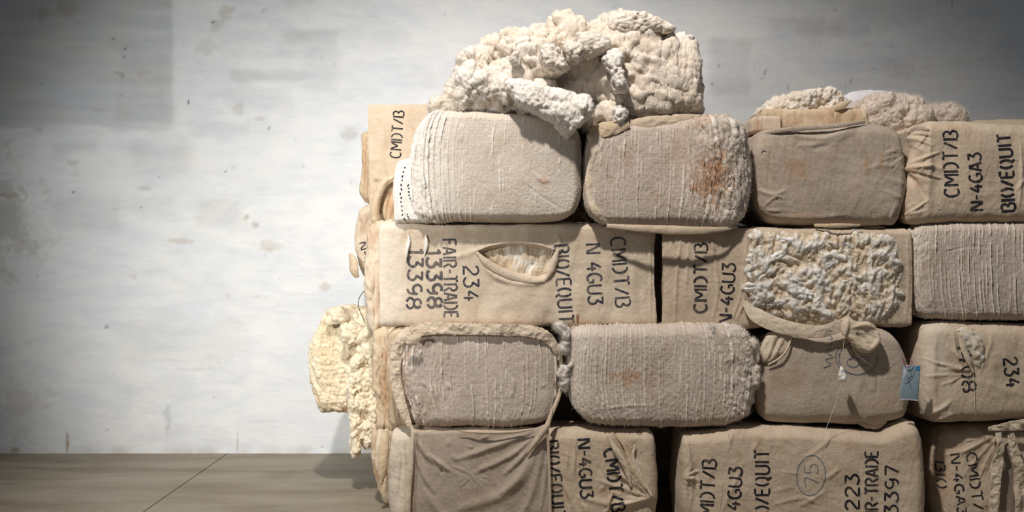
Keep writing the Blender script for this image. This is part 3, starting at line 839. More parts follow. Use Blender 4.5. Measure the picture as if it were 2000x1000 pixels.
def bale_smooth_grey():
    b = Body(spec([(1484, 262), (1510, 248), (1600, 243), (1700, 240), (1745, 246), (1764, 262)],
                  [(1764, 262), (1775, 310), (1775, 370), (1758, 436)],
                  [(1500, 428), (1530, 438), (1620, 441), (1700, 442), (1758, 436)],
                  [(1484, 262), (1472, 300), (1474, 350), (1482, 400), (1500, 428)]), 5.60, .95, (.10, .05, .05, .05), .08, .02, 2, 51)
    cloth_look(b, 52, .0012, .005)
    b.creases([([(1540, 262), (1600, 272), (1640, 262), (1690, 242)], 6, .010), ([(1500, 262), (1560, 256), (1640, 248), (1690, 240)], 4, .007), ([(1560, 285), (1620, 280), (1665, 260)], 6, .007), ([(1590, 290), (1640, 275)], 5, -.006),
               ([(1484, 370), (1510, 380), (1535, 372)], 4, .008), ([(1495, 402), (1515, 385), (1532, 388)], 3, .007), ([(1500, 410), (1525, 412)], 3, .006), ([(1510, 265), (1504, 320), (1500, 380)], 2, -.003),
               ([(1520, 425), (1600, 424), (1660, 418)], 5, .005), ([(1740, 425), (1748, 400)], 4, .006), ([(1730, 432), (1756, 434)], 4, .007), ([(1760, 290), (1730, 300)], 4, .004),
               ([(1768, 330), (1730, 322), (1690, 330)], 4, .004), ([(1770, 360), (1720, 345)], 4, .004), ([(1768, 390), (1720, 370)], 4, .004)] + radial((1770, 300), 4, 60, 120, 200, 7, 2.5, .003, 3))
    for a in ((1558, 328, 28, 34, 1, .38, 1), (1693, 318, 9, 26, 1, .5, 2), (1722, 318, 7, 26, 1, .4, 3), (1540, 325, 10, 10, 1, .35, 4), (1690, 340, 8, 5, 1, .6, 5), (1720, 262, 30, 14, 2, .15, 6), (1560, 420, 60, 10, 1, .2, 7), (1490, 420, 14, 14, 2, .2, 8)): b.blot(*a)
    t = thing('cotton_bale', base_of(b), 'smooth grey-brown cloth bale with rusty smudges, right of the orange-stained bale', 'bale', GROUP)
    emit(b, 'wrapped_body', M_cloth_grey, t); T = bvh(b)
    cloth_strip('folded_hem', [P(1480, 268, 5.67), P(1510, 257, 5.60), P(1560, 251, 5.59), P(1620, 247, 5.59), P(1668, 241, 5.60), P(1690, 238, 5.63)], [.012, .022, .024, .022, .024, .012], M_cloth_grey, t, .25, .005, 5, frayed=.12)
    pen(T, 5.6, t, [[(1488, 298), (1492, 294), (1497, 296)]], M_ink, 1.5, 'pen_mark')
    cloth_strip('ragged_hem', [P(1590, 440, 5.60), P(1630, 441, 5.57), P(1680, 440, 5.6)], [.015, .025, .012], M_cloth_tan, t, .3, .006, 15, frayed=.3)


def bale_right_lettered():
    b = Body(spec([(1786, 252), (1806, 240), (1850, 234), (1950, 240), (2050, 246), (2150, 250)], [(2150, 250), (2152, 340), (2150, 432)],
                  [(1776, 424), (1796, 435), (1900, 436), (2150, 432)], [(1786, 252), (1792, 290), (1784, 330), (1780, 360), (1778, 400), (1776, 424)]), 5.58, .9, (.06, .03, .05, .05), .07, .02, 2, 71)
    cloth_look(b, 72, .0014, .006)
    b.creases(radial((1774, 330), 6, 75, -70, 70, 15, 4, .009, 5) + radial((1780, 260), 5, 50, -10, 80, 7, 3, .008, 6) + radial((1772, 420), 4, 50, -70, -5, 6, 3.5, .007, 7)
              + [([(1822, 240), (1816, 320), (1812, 430)], 7, .008), ([(1992, 280), (1994, 340), (1990, 400)], 3, .008), ([(2000, 350), (1985, 372)], 4, .007)])
    for a in ((1790, 340, 8, 22, 1, .35, 1), (1800, 300, 6, 12, 2, .35, 2), (1784, 258, 6, 8, 2, .5, 3), (1900, 430, 80, 10, 1, .25, 4), (1870, 250, 60, 8, 1, .2, 5), (1986, 315, 4, 3, 2, .6, 6)): b.blot(*a)
    t = thing('cotton_bale', base_of(b), 'lettered bale with a puckered left end, top row beside the smooth grey-brown bale', 'bale', GROUP)
    emit(b, 'wrapped_body', M_cloth, t); T = bvh(b)
    lettering(T, 5.58, t, [('CMDT/B', (1858, 384), (1856, 256), 28), ('N-4GA3', (1908, 410), (1902, 299), 25), ('BIO/EQUIT', (1970, 412), (1960, 262), 26, 4.6)], M_ink, 4.1)
    tube('button_thread', on(T, 5.58, [(1832, 398), (1836, 402), (1835, 408), (1830, 406)], .004), .0012, M_thread, t)
    cloth_strip('torn_wrapper', on(T, 5.6, [(1782, 258), (1796, 250), (1812, 254)], .006), [.02, .03, .01], M_cloth_grey, t, .2, .008, 4, frayed=.3)


# --- third row ------------------------------------------------------------------
def bale_hole():
    b = Body(rrect(752, 436, 1275, 637, (14, 24, 16, 12), (1, 1, 1, 3)), 5.64, .46, (.10, .05, .05, .05), .09, .015, 2, 81)
    cloth_look(b, 82, .0009, .005); b.col[:, 0] = .5 * sstep(800, 775, b.px)  # left light on the rounded end painted in as paler cloth
    x, y = b.px, b.py
    top = .012 * np.exp(-((y - 448) / 28) ** 2) * (.5 + perlin(np.stack([x / 60, y * 0, y * 0 + 3], 1), 5)); bot = .016 * np.exp(-((y - 625) / 20) ** 2) * (.4 + 1.2 * perlin(np.stack([x / 42, y * 0, y * 0 + 8], 1), 6))
    b.disp((top + bot) * b.isfront)
    upl = curve([(928, 490), (960, 480), (1005, 474), (1050, 478), (1086, 490)], 60); lol = curve([(928, 490), (958, 516), (995, 534), (1040, 545), (1066, 544), (1078, 522), (1086, 490)], 60)
    yu = np.interp(x, upl[:, 0], upl[:, 1]); yl = np.interp(x, lol[:, 0], lol[:, 1])
    ins = np.minimum(sstep(0, 9, y - yu), sstep(0, 9, yl - y)) * (x > 928) * (x < 1086) * b.isfront
    b.disp(-.040 * ins, (0, -1, 0))
    b.creases([(upl[::6], 4, .005), (lol[::8], 5, .006), ([(930, 490), (905, 498), (880, 505)], 6, .006), ([(945, 520), (965, 540), (990, 552)], 5, .008), ([(955, 530), (1000, 552), (1060, 556)], 5, .008), ([(1085, 490), (1092, 470), (1085, 455)], 5, .006),
               ([(1076, 530), (1088, 505), (1098, 480)], 5, .006), ([(790, 470), (794, 480), (795, 510)], 3, .008), ([(832, 462), (831, 490)], 3, .007), ([(1128, 470), (1108, 540), (1100, 620)], 9, .005), ([(1240, 480), (1236, 560), (1240, 625)], 9, .006),
               ([(1190, 470), (1182, 540), (1186, 620)], 9, .004), ([(1040, 560), (1000, 590), (960, 600)], 12, .004), ([(1268, 470), (1271, 540), (1270, 620)], 2.5, .004)])
    for a in ((980, 460, 300, 14, 1, .13, 1), (1010, 628, 240, 8, 1, .16, 2), (770, 640, 30, 20, 1, .15, 3)): b.blot(*a)
    t = thing('cotton_bale', base_of(b), 'long lettered bale with a torn hole showing cotton, third row up at left end', 'bale', GROUP)
    emit(b, 'wrapped_body', M_cloth_pale, t); T = bvh(b)
    h = Body(spec([(930, 492), (960, 480), (1005, 475), (1050, 479), (1082, 489)], [(1082, 489), (1079, 515), (1067, 541)], [(936, 498), (958, 516), (995, 533), (1035, 543), (1067, 541)], [(930, 492), (932, 495), (936, 498)]), 5.648, .05, .04, .02, .006, 1, 83, 1.2, 4)
    h.puffs(.012, 20, 84); h.lumps(.010, 22, 85); h.lumps(.006, 50, 86); h.lumps(.003, 120, 88); h.col[:, 0] = np.clip(.15 + 1.4 * fbm(h.V0 * 18, 87, 3), 0, .9); h.fibres(3000, .016, None, 9, curl=.9)
    emit(h, 'cotton_filling', M_cotton_brown, t, 'brownish raw cotton in the torn hole')
    cloth_strip('torn_edge', on(T, 5.64, [(931, 492), (950, 512), (975, 528), (1005, 540), (1040, 549), (1064, 548)], .004), [.01, .034, .04, .036, .03, .01], M_cloth_pale, t, .3, .007, 3, nw=19, frayed=.15)
    cloth_strip('torn_edge', on(T, 5.64, [(1066, 546), (1076, 528), (1084, 505), (1090, 486)], .006), [.012, .034, .036, .012], M_cloth_pale, t, .5, .005, 5)
    cloth_strip('torn_edge', on(T, 5.64, [(930, 490), (960, 479), (1005, 473), (1050, 477), (1086, 488)], .002), [.006, .010, .012, .010, .006], M_cloth_pale, t, .4, .003, 7, frayed=.3)
    lettering(T, 5.64, t, [('CMDT/B', (1206, 464), (1217, 598), 29), ('N 4GU3', (1158, 477), (1163, 594), 28), ('BIO/EQUIT', (1096, 479), (1106, 630), 28), ('FAIR-TRADE', (877, 468), (881, 620), 26),
                             ('234', (920, 519), (920, 587), 29), ('13398', (846, 488), (850, 600), 28, 5.4), ('13398', (812, 486), (808, 602), 28, 4.8)], M_ink_blue, 3.8, seed=4)
    lettering(T, 5.64, t, [('10', (972, 531), (988, 531), 8, 1.6)], M_ink, name='small_print')
    pen(T, 5.64, t, [[(1126, 615), (1128, 630)], [(1130, 613), (1128, 632)], [(1119, 622), (1121, 630)]], M_rust, 2.6, 'rust_mark')
    cloth_strip('torn_wrapper', [P(764, 436, 5.72), P(756, 452, 5.70), P(752, 480, 5.70), P(756, 510, 5.70)], [.03, .045, .035, .01], M_cloth_pale, t, .4, .010, 3)
    for k, pts in enumerate(([(797, 457), (799, 470), (795, 492), (793, 512)], [(832, 458), (833, 478), (829, 500)])):
        cloth_strip('cotton_wisp', on(T, 5.64, pts, .006), [.004, .018, .014, .003], M_cotton_white, t, .5, .006, k, frayed=.4)


def bale_fluffy():
    b = Body(rrect(1304, 447, 1777, 640, (8, 20, 18, 8), (1, 2, 1, 0)), 5.60, .52, (.025, .05, .05, .05), .07, .012, 2, 91)
    cloth_look(b, 92, .0012, .004)
    b.creases([([(1330, 470), (1322, 540), (1318, 628)], 3, .008), ([(1390, 470), (1402, 560), (1392, 625)], 3, .006), ([(1345, 475), (1340, 560)], 4, .006), ([(1440, 620), (1452, 590), (1456, 545)], 3, .010), ([(1430, 622), (1448, 570), (1452, 500)], 3, .006),
               ([(1388, 470), (1396, 490)], 4, .007), ([(1458, 455), (1457, 560), (1465, 612)], 3, .008), ([(1690, 450), (1760, 460)], 3, .003), ([(1772, 470), (1775, 560), (1768, 625)], 4, .004)])
    b.blot(1400, 455, 70, 8, 1, .2, 2)
    t = thing('cotton_bale', base_of(b), 'bale with lettered left half and burst right half of white fluffy cotton', 'bale', GROUP)
    emit(b, 'wrapped_body', M_cloth, t); T = bvh(b)
    f = Body(spec([(1464, 462), (1480, 452), (1560, 451), (1680, 454), (1730, 458), (1752, 470)], [(1752, 470), (1764, 520), (1762, 580), (1746, 618)], [(1470, 596), (1500, 614), (1560, 632), (1640, 634), (1700, 628), (1746, 618)], [(1464, 462), (1459, 520), (1460, 565), (1470, 596)]),
             5.572, .09, (.03, .06, .03, .05), .04, .01, 4, 93, 1.25, 6)
    q = f.V0; lo = [fbm(q * 9 + 31 * k, 94 + k, 2) for k in range(4)]; wsum = 0; tf = 0
    for k, an in enumerate((-42, 18, 62, 105)):     # licks of lint lying in changing directions
        ca, sa = math.cos(math.radians(an)), math.sin(math.radians(an)); wt = np.exp(6 * lo[k])
        n_ = fbm(np.stack([(q[:, 0] * ca - q[:, 2] * sa) * 12, (q[:, 0] * sa + q[:, 2] * ca) * 34, np.full(len(q), 3.3 * k)], 1), 110 + k, 3, .5)
        tf = tf + wt * n_; wsum = wsum + wt
    tf = tf / wsum; big = fbm(q * 11, 98, 2)
    f.disp(.023 * tf + .013 * big); f.lumps(.003, 60, 100); f.lumps(.0015, 140, 103)
    f.col[:, 0] = sstep(-.25, .5, tf + .5 * big + .25 * fbm(q * 60, 104, 2))
    f.fibres(15000, .028, .15 + f.col[:, 0], 9, .0006, .8, .7, down=.1)
    emit(f, 'burst_cotton', M_cotton_brown, t, 'fluffy white and brown raw cotton')
    for k, (x, y, l, wd, an) in enumerate(((1562, 572, 26, 12, 20), (1548, 560, 14, 10, 80), (1600, 540, 20, 7, 60), (1622, 515, 16, 7, -50), (1640, 500, 18, 6, 30), (1668, 535, 14, 6, 50), (1706, 598, 9, 8, 80), (1655, 482, 10, 9, 0), (1718, 535, 12, 6, 40), (1590, 520, 12, 6, 10),
                                            (1482, 490, 6, 14, 80), (1468, 560, 6, 18, 85), (1650, 555, 16, 6, -20), (1735, 510, 12, 6, -15), (1620, 560, 16, 5, 70), (1690, 470, 10, 8, 20), (1595, 600, 16, 4, 60), (1655, 600, 10, 5, -30), (1520, 500, 22, 5, -25), (1540, 470, 18, 4, 10), (1600, 480, 18, 4, -40), (1690, 560, 18, 5, -35), (1640, 585, 16, 4, 15), (1520, 590, 18, 4, -10), (1735, 505, 16, 4, -25))):
        wd *= .85; l *= 1.15; a = math.radians(an); e = [(x + (l * math.cos(p)) * math.cos(a) - wd * math.sin(p) * math.sin(a), y + l * math.cos(p) * math.sin(a) + wd * math.sin(p) * math.cos(a)) for p in np.radians(np.arange(225, 225 + 360, 30))]
        w_ = Body(ring(e), 5.566, .05, .03, .025, .0, 3, 200 + k, 1.3, 5)
        w_.wrinkles(.008, 44, 5, math.degrees(-a), 203 + k); w_.lumps(.008, 30, 205 + k); w_.lumps(.004, 75, 204 + k); w_.col[:, 0] = .8; w_.fibres(500, .026, None, k, .0009, .8, .7)
        emit(w_, 'cotton_tuft', M_cotton_white, t)
    lettering(T, 5.60, t, [('CMDT/B', (1368, 610), (1369, 476), 25), ('N-4GU3', (1416, 632), (1424, 514), 25)], M_ink, 4.1, seed=2)
    cloth_strip('hanging_flap', [P(1452, 588, 5.575), P(1472, 612, 5.555), P(1510, 632, 5.53), P(1560, 645, 5.505), P(1605, 647, 5.495), P(1640, 636, 5.495), P(1662, 622, 5.50)], [.02, .075, .075, .07, .06, .06, .05], M_cloth_pale, t, .12, .010, 3, frayed=.06, nw=25, along=160)
    c1 = Body(ring([(1646, 628), (1658, 622), (1675, 628), (1700, 630), (1712, 640), (1718, 658), (1712, 672), (1708, 684), (1690, 690), (1676, 684), (1666, 672), (1655, 660), (1646, 650)]), 5.475, .035, .03, .03, -.012, 1, 94, 1.2, 6)
    c1.creases([([(1655, 626), (1652, 655)], 3, .012), ([(1664, 640), (1690, 634), (1710, 642)], 4, .010), ([(1660, 655), (1680, 676), (1700, 688)], 4, .009), ([(1712, 645), (1714, 665), (1700, 684)], 4, .010), ([(1675, 650), (1690, 668)], 4, -.010), ([(1690, 645), (1702, 660)], 5, -.009)]); c1.wrinkles(.002, 20, 2, 40, 5)
    emit(c1, 'hanging_flap', M_cloth_pale, t, 'pale cupped end of the hanging cloth flap')
    pen(bvh(c1), 5.475, t, [[(1672, 650), (1676, 655)]], M_ink, 2, 'pen_mark')
    cloth_strip('torn_edge', on(T, 5.60, [(1640, 450), (1641, 470), (1642, 490)], .02), [.012, .016, .006], M_cloth_pale, t, .3, .003, 6)
    cloth_strip('torn_edge', on(T, 5.57, [(1685, 470), (1705, 476), (1718, 472), (1730, 466)], .012), [.02, .05, .05, .02], M_cloth, t, .2, .008, 8, frayed=.25)
    tube('loose_thread', on(T, 5.60, [(1645, 490), (1655, 505), (1668, 506), (1682, 495), (1690, 480)], .035), .0012, M_thread, t)
    tube('hanging_thread', [P(1655, 628, 5.40), P(1649, 660, 5.40), P(1646, 700, 5.42), P(1645, 735, 5.45), P(1640, 762, 5.46), P(1622, 815, 5.47), P(1606, 856, 5.47)], .0011, M_thread, t)
    tube('hanging_thread', [P(1662, 668, 5.43), P(1672, 690, 5.44), P(1690, 706, 5.46), P(1702, 712, 5.50)], .0010, M_thread, t)
    q_ = Body(ring([(1643, 722), (1646, 716), (1650, 724), (1654, 738), (1652, 746), (1646, 745), (1641, 742), (1641, 732)]), 5.435, .02, .012, .012, 0, 1, 95, 1.0, 4); q_.lumps(.004, 60, 3); q_.col[:, 0] = 1; q_.fibres(200, .012, None, 3)
    emit(q_, 'cotton_tuft', M_cotton_white, t)


def bale_right_ridged():
    b = Body(spec([(1790, 452), (1805, 440), (1840, 434), (1950, 432), (2150, 432)], [(2150, 432), (2152, 530), (2150, 628)], [(1798, 612), (1830, 625), (1950, 628), (2150, 628)], [(1790, 452), (1783, 490), (1784, 560), (1798, 612)]), 5.58, .95, (.10, .03, .04, .04), .08, .02, 2, 111, fine=True)
    b.ridges(.027, .0075, .0027, .6, 112, fl=.5); b.weave(.0012, 5); b.lumps(.004, 5, 6); b.lumps(.0014, 60, 7)
    lf = sstep(1835, 1790, b.px) * sstep(520, 470, b.py); b.puffs(.010, 26, 8, mask=lf); b.wrinkles(.004, 24, 3, 80, 9, mask=sstep(1850, 1800, b.px)); b.col[:, 0] = np.maximum(b.col[:, 0], .5 * lf); b.fibres(1200, .014, lf + .03, 5)
    b.creases([([(1850, 490), (1890, 482), (1930, 480)], 2.5, -.004), ([(1845, 488), (1870, 484), (1940, 477)], 2, .003)])
    t = thing('cotton_bale', base_of(b), 'ridged grey-white bale at the right, just below the lettered top-row bale', 'bale', GROUP)
    emit(b, 'pressed_cotton_face', M_press, t)


# --- second row -----------------------------------------------------------------
def bale_cloth_rim():
    b = Body(spec([(788, 656), (802, 643), (840, 637), (1000, 639), (1060, 648), (1082, 668)], [(1082, 668), (1096, 720), (1095, 780), (1074, 822)],
                  [(806, 826), (830, 836), (900, 838), (1000, 837), (1050, 832), (1074, 822)], [(788, 656), (779, 700), (782, 760), (806, 826)]), 5.52, .52, (.10, .08, .05, .05), .08, .015, 2, 121, fine=True)
    lf = sstep(.25, .03, b.u)
    b.ridges(.033, .0095, .0026, .5, 122, fl=.75); b.weave(.0012, 5); b.lumps(.004, 5, 6); b.lumps(.0012, 60, 7); b.wrinkles(.004, 30, 3, 82, 8, mask=lf); b.puffs(.007, 30, 9, mask=lf, aniso=(1, 1, .4)); b.lumps(.002, 60, 3, mask=lf)
    b.creases([([(1000, 740), (1003, 752), (1004, 765)], 4, .009), ([(1002, 764), (999, 775)], 4, .006), ([(873, 748), (878, 760)], 4, .008), ([(826, 745), (831, 755)], 4, .008), ([(874, 680), (876, 700)], 3, .008), ([(1060, 756), (1066, 748)], 3, .005)])
    b.blot(790, 740, 12, 90, 1, .3, 1); b.blot(1055, 730, 50, 20, 2, .12, 2); b.blot(830, 800, 40, 30, 1, .12, 3); b.fibres(2500, .014, .15 + lf, 5)
    t = thing('cotton_bale', base_of(b), 'ridged bale framed by a rolled cloth rim, directly under the bale with the hole', 'bale', GROUP)
    emit(b, 'pressed_cotton_face', M_press, t); T = bvh(b)
    yy = lambda l: [P(x, y, Y) for x, y, Y in l]
    cloth_strip('rolled_rim', yy([(804, 838, 5.51), (790, 806, 5.53), (778, 768, 5.545), (772, 725, 5.55), (775, 690, 5.545), (786, 664, 5.535), (806, 649, 5.52)]), [.022, .045, .055, .055, .06, .07, .07], M_cloth_pale, t, .32, .022, 3, nw=31, frayed=.22, along=160)
    cloth_strip('rolled_rim', yy([(785, 664, 5.53), (812, 646, 5.51), (850, 641, 5.505), (920, 643, 5.505), (990, 644, 5.505), (1040, 648, 5.51), (1070, 660, 5.52), (1090, 690, 5.54), (1098, 720, 5.56)]), [.05, .065, .058, .055, .055, .055, .06, .04, .015], M_cloth_pale, t, .12, .020, 6, nw=31, frayed=.3, along=220)
    cloth_strip('rolled_rim', yy([(1097, 720, 5.54), (1095, 760, 5.55), (1083, 795, 5.52), (1072, 822, 5.49)]), [.012, .02, .02, .02], M_cloth, t, .5, .004, 8)
    cloth_strip('torn_edge', yy([(796, 672, 5.47), (806, 664, 5.46), (822, 655, 5.46)]), [.03, .05, .02], M_cloth_pale, t, .3, .012, 5, frayed=.25)
    s = Body(spec([(762, 655), (775, 645), (800, 640)], [(800, 640), (805, 740), (800, 836)], [(764, 828), (776, 834), (800, 836)], [(762, 655), (758, 740), (764, 828)]), 5.66, .36, (.04, .01, .02, .02), .05, 0, 2, 123)
    s.wrinkles(.007, 16, 9, 88, 5); s.wrinkles(.005, 34, 6, 82, 6); s.blot(770, 740, 12, 60, 1, .5, 3)
    emit(s, 'side_wrapper', M_cloth_tan, t)


def bale_shaggy():
    b = Body(spec([(1116, 652), (1135, 640), (1250, 636), (1400, 634), (1446, 640), (1466, 655)], [(1466, 655), (1479, 700), (1481, 760), (1466, 815)],
                  [(1138, 815), (1160, 831), (1250, 837), (1400, 837), (1466, 815)], [(1116, 652), (1107, 700), (1108, 750), (1118, 790), (1138, 815)]), 5.50, .95, (.10, .07, .05, .05), .08, .02, 2.5, 131, fine=True)
    rt = sstep(1415, 1475, b.px); tp = sstep(1390, 1430, b.px) * sstep(670, 640, b.py); fz = np.clip(rt + tp, 0, 1); lf = sstep(1190, 1120, b.px)
    b.ridges(.026, .0090, .0025, .56, 132, fl=.75); b.ridges(.014, .005, .0025, .7, 133, grow=lf, fl=.4); b.weave(.0014, 6); b.lumps(.004, 5, 7); b.lumps(.0015, 60, 8)
    b.puffs(.010, 22, 9, mask=fz); b.lumps(.006, 40, 11, mask=fz); b.wrinkles(.006, 28, 2.5, 80, 10, mask=sstep(1380, 1440, b.px)); b.col[:, 0] = np.maximum(b.col[:, 0], .5 * lf); b.col[:, 0] = np.maximum(b.col[:, 0], .5 * fz)
    b.creases([([(1180, 640), (1182, 700), (1181, 760)], 2.5, .005), ([(1372, 640), (1374, 720), (1370, 830)], 2, -.003), ([(1160, 800), (1230, 792), (1280, 792)], 3, .003)])
    for a in ((1225, 738, 46, 20, 1, .5, 3), (1245, 735, 10, 5, 1, .7, 4), (1270, 745, 20, 30, 1, .25, 5), (1400, 800, 40, 30, 1, .12, 6)): b.blot(*a)
    b.fibres(9000, .022, fz + .04, 5, curl=.9); b.fibres(1500, .016, sstep(.03, 0, np.abs(b.py - 836) / 400), 6)
    t = thing('cotton_bale', base_of(b), 'closely ridged bale with shaggy edges and a faint ochre stain, above the gap', 'bale', GROUP)
    emit(b, 'pressed_cotton_face', M_press, t)
    for k, e in enumerate(([(1086, 634), (1098, 630), (1106, 640), (1114, 646), (1112, 658), (1102, 662), (1096, 652), (1088, 644)], [(1098, 668), (1108, 664), (1112, 680), (1104, 690), (1098, 684), (1094, 676)], [(1092, 722), (1104, 716), (1118, 712), (1114, 724), (1112, 742), (1106, 764), (1096, 762), (1094, 752), (1100, 738), (1090, 730)],
                           [(1388, 640), (1394, 636), (1398, 650), (1394, 664), (1388, 660), (1390, 650)], [(1462, 668), (1476, 664), (1486, 676), (1480, 690), (1470, 686), (1464, 678)], [(1470, 720), (1484, 716), (1486, 740), (1480, 760), (1472, 750), (1470, 735)])):
        w_ = Body(ring(e), 5.50, .06, .02, .02, 0, 2, 240 + k, 1.2, 5); w_.lumps(.014, 30, 241 + k); w_.lumps(.006, 60, 242 + k); w_.col[:, 0] = .4; w_.fibres(1500, .024, None, k, curl=.9)
        emit(w_, 'cotton_tuft', M_press_pale if k < 4 else M_press, t)


def bale_tagged():
    b = Body(spec([(1496, 672), (1514, 655), (1600, 642), (1700, 640), (1740, 648), (1762, 668)], [(1762, 668), (1783, 712), (1788, 770), (1776, 820)],
                  [(1490, 812), (1512, 827), (1600, 831), (1700, 833), (1776, 820)], [(1496, 672), (1487, 720), (1482, 770), (1490, 812)]), 5.54, .95, (.07, .07, .05, .05), .07, .02, 2, 141)
    b.lumps(.005, 5, 142); b.wrinkles(.0008, 9, 3, 80, 143); b.weave(.0009, 7); b.lumps(.0008, 60, 8)
    b.creases([([(1500, 825), (1560, 822), (1640, 825)], 4, .004), ([(1690, 820), (1715, 828), (1738, 820)], 4, .008), ([(1700, 832), (1730, 834)], 4, .007), ([(1495, 690), (1490, 760), (1500, 815)], 5, -.004)])
    for a in ((1540, 745, 40, 30, 1, .2, 1), (1730, 790, 40, 22, 1, .22, 2), (1700, 730, 30, 50, 2, .08, 3), (1560, 740, 90, 30, 2, .07, 4), (1640, 690, 80, 30, 2, .05, 5)): b.blot(*a)
    b.fibres(1200, .008, None, 5)
    t = thing('cotton_bale', base_of(b), 'smooth bale with a pen-drawn circle, under the hanging flap and behind the tag', 'bale', GROUP)
    emit(b, 'wrapped_body', M_cloth_grey_warm, t); T = bvh(b)
    s = Body(ring([(1494, 668), (1505, 652), (1530, 648), (1548, 655), (1542, 672), (1530, 690), (1512, 704), (1500, 712), (1490, 706), (1488, 688)]), 5.535, .06, .03, .03, 0, 2, 144, 1.2, 6)
    s.creases([([(1512, 658), (1505, 680), (1496, 704)], 3, .008), ([(1530, 655), (1518, 684), (1502, 708)], 3, .007), ([(1545, 660), (1528, 692), (1504, 710)], 3, .007), ([(1522, 656), (1512, 684)], 3, -.008)]); s.wrinkles(.003, 26, 2, 110, 3)
    emit(s, 'gathered_corner', M_cloth_pale, t)
    cloth_strip('gather_cord', [P(1546, 655, 5.535), P(1540, 676, 5.525), P(1526, 697, 5.525), P(1500, 713, 5.535)], [.010, .012, .012, .008], M_cloth_pale, t, .8, .002, 2)
    a = arc
    C_ = lambda cx, cy, rx, ry, a0, a1: [(cx + rx * math.cos(math.radians(k)), cy + ry * math.sin(math.radians(k))) for k in np.linspace(a0, a1, 16)]
    pen(T, 5.54, t, [C_(1676, 700, 38, 32, -10, 250), C_(1672, 697, 40, 34, 60, 215), C_(1666, 708, 12, 9, 0, 360), C_(1686, 706, 11, 9, 190, 520), [(1656, 682), (1664, 678), (1668, 690), (1660, 704)], [(1608, 718), (1622, 712), (1612, 702), (1626, 698), (1616, 690)], [(1614, 684), (1624, 682)], [(1618, 676), (1626, 670)], [(1619, 664), (1627, 660), (1621, 656)]], M_pen, 1.5)
    tube('loose_thread', on(T, 5.54, [(1700, 731), (1722, 723), (1740, 716), (1744, 706), (1741, 712), (1747, 724), (1756, 729)], .002), .0010, M_thread, t)
    cloth_strip('ragged_hem', on(T, 5.54, [(1680, 826), (1700, 831), (1722, 833), (1738, 826)], .004), [.02, .045, .045, .015], M_cloth_grey_warm, t, .3, .009, 4, frayed=.3)


def bale_tag():
    t = thing('bale_tag', tuple(P(1777, 782, 5.49)), 'grey-blue plastic tag with a bright blue square, hanging by red string between two bales', 'tag')
    c = [(1765, 713), (1798, 714), (1793, 783), (1756, 780)]
    n, mr = 14, 22; V = []
    for sgn in (0, 1):
        for j in range(mr):
            for i in range(n):
                u, v = i / (n - 1), j / (mr - 1)
                p = (1 - v) * ((1 - u) * np.array(c[0]) + u * np.array(c[1])) + v * ((1 - u) * np.array(c[3]) + u * np.array(c[2]))
                V.append(P(p[0], p[1], 5.49 - .012 * math.sin(v * 2.6) + .01 * (u - .5) ** 2 + .0025 * sgn))
    I = np.arange(n * mr).reshape(mr, n); F = [np.stack([I[:-1, :-1], I[1:, :-1], I[1:, 1:], I[:-1, 1:]], -1).reshape(-1, 4)]
    F.append(F[0][:, ::-1] + n * mr)
    lp = np.concatenate([I[0, :-1], I[:-1, -1], I[-1, :0:-1], I[:0:-1, 0]]); F.append(np.stack([lp, np.roll(lp, -1), np.roll(lp, -1) + n * mr, lp + n * mr], 1))
    V = np.array(V); mesh_obj('tag_sheet', V, np.vstack(F), M_tag, t)
    T = BVHTree.FromPolygons(V[:n * mr].tolist(), F[0].tolist())

    def patch(nm, q, m):
        g = np.array([[(1 - b_) * ((1 - a_) * np.array(q[0]) + a_ * np.array(q[1])) + b_ * ((1 - a_) * np.array(q[3]) + a_ * np.array(q[2])) for a_ in np.linspace(0, 1, 6)] for b_ in np.linspace(0, 1, 6)]).reshape(-1, 2)
        I = np.arange(36).reshape(6, 6); mesh_obj(nm, drape(T, g, .0012, 5.49), np.stack([I[:-1, :-1], I[1:, :-1], I[1:, 1:], I[:-1, 1:]], -1).reshape(-1, 4), m, t)
    patch('printed_square', [(1789, 715), (1796, 715), (1795, 724), (1788, 723)], M_tag_blue)
    patch('white_edge', [(1757, 777), (1793, 780), (1793, 783), (1756, 780)], M_tag_white)
    patch('folded_corner', [(1768, 712), (1775, 713), (1768, 728), (1762, 742)], M_tag_white)
    tube('tie_string', [P(1764, 700, 5.53), P(1766, 710, 5.48), P(1770, 716, 5.475), P(1776, 716, 5.475), P(1782, 708, 5.48), P(1776, 702, 5.5)], .0018, M_tag_red, t)
    tube('tie_string', [P(1772, 716, 5.475), P(1778, 725, 5.47), P(1772, 736, 5.47), P(1778, 752, 5.468)], .0011, M_wire, t)
    tube('tie_string', [P(1784, 716, 5.475), P(1781, 726, 5.47), P(1775, 738, 5.47), P(1766, 744, 5.47)], .0011, M_wire, t)


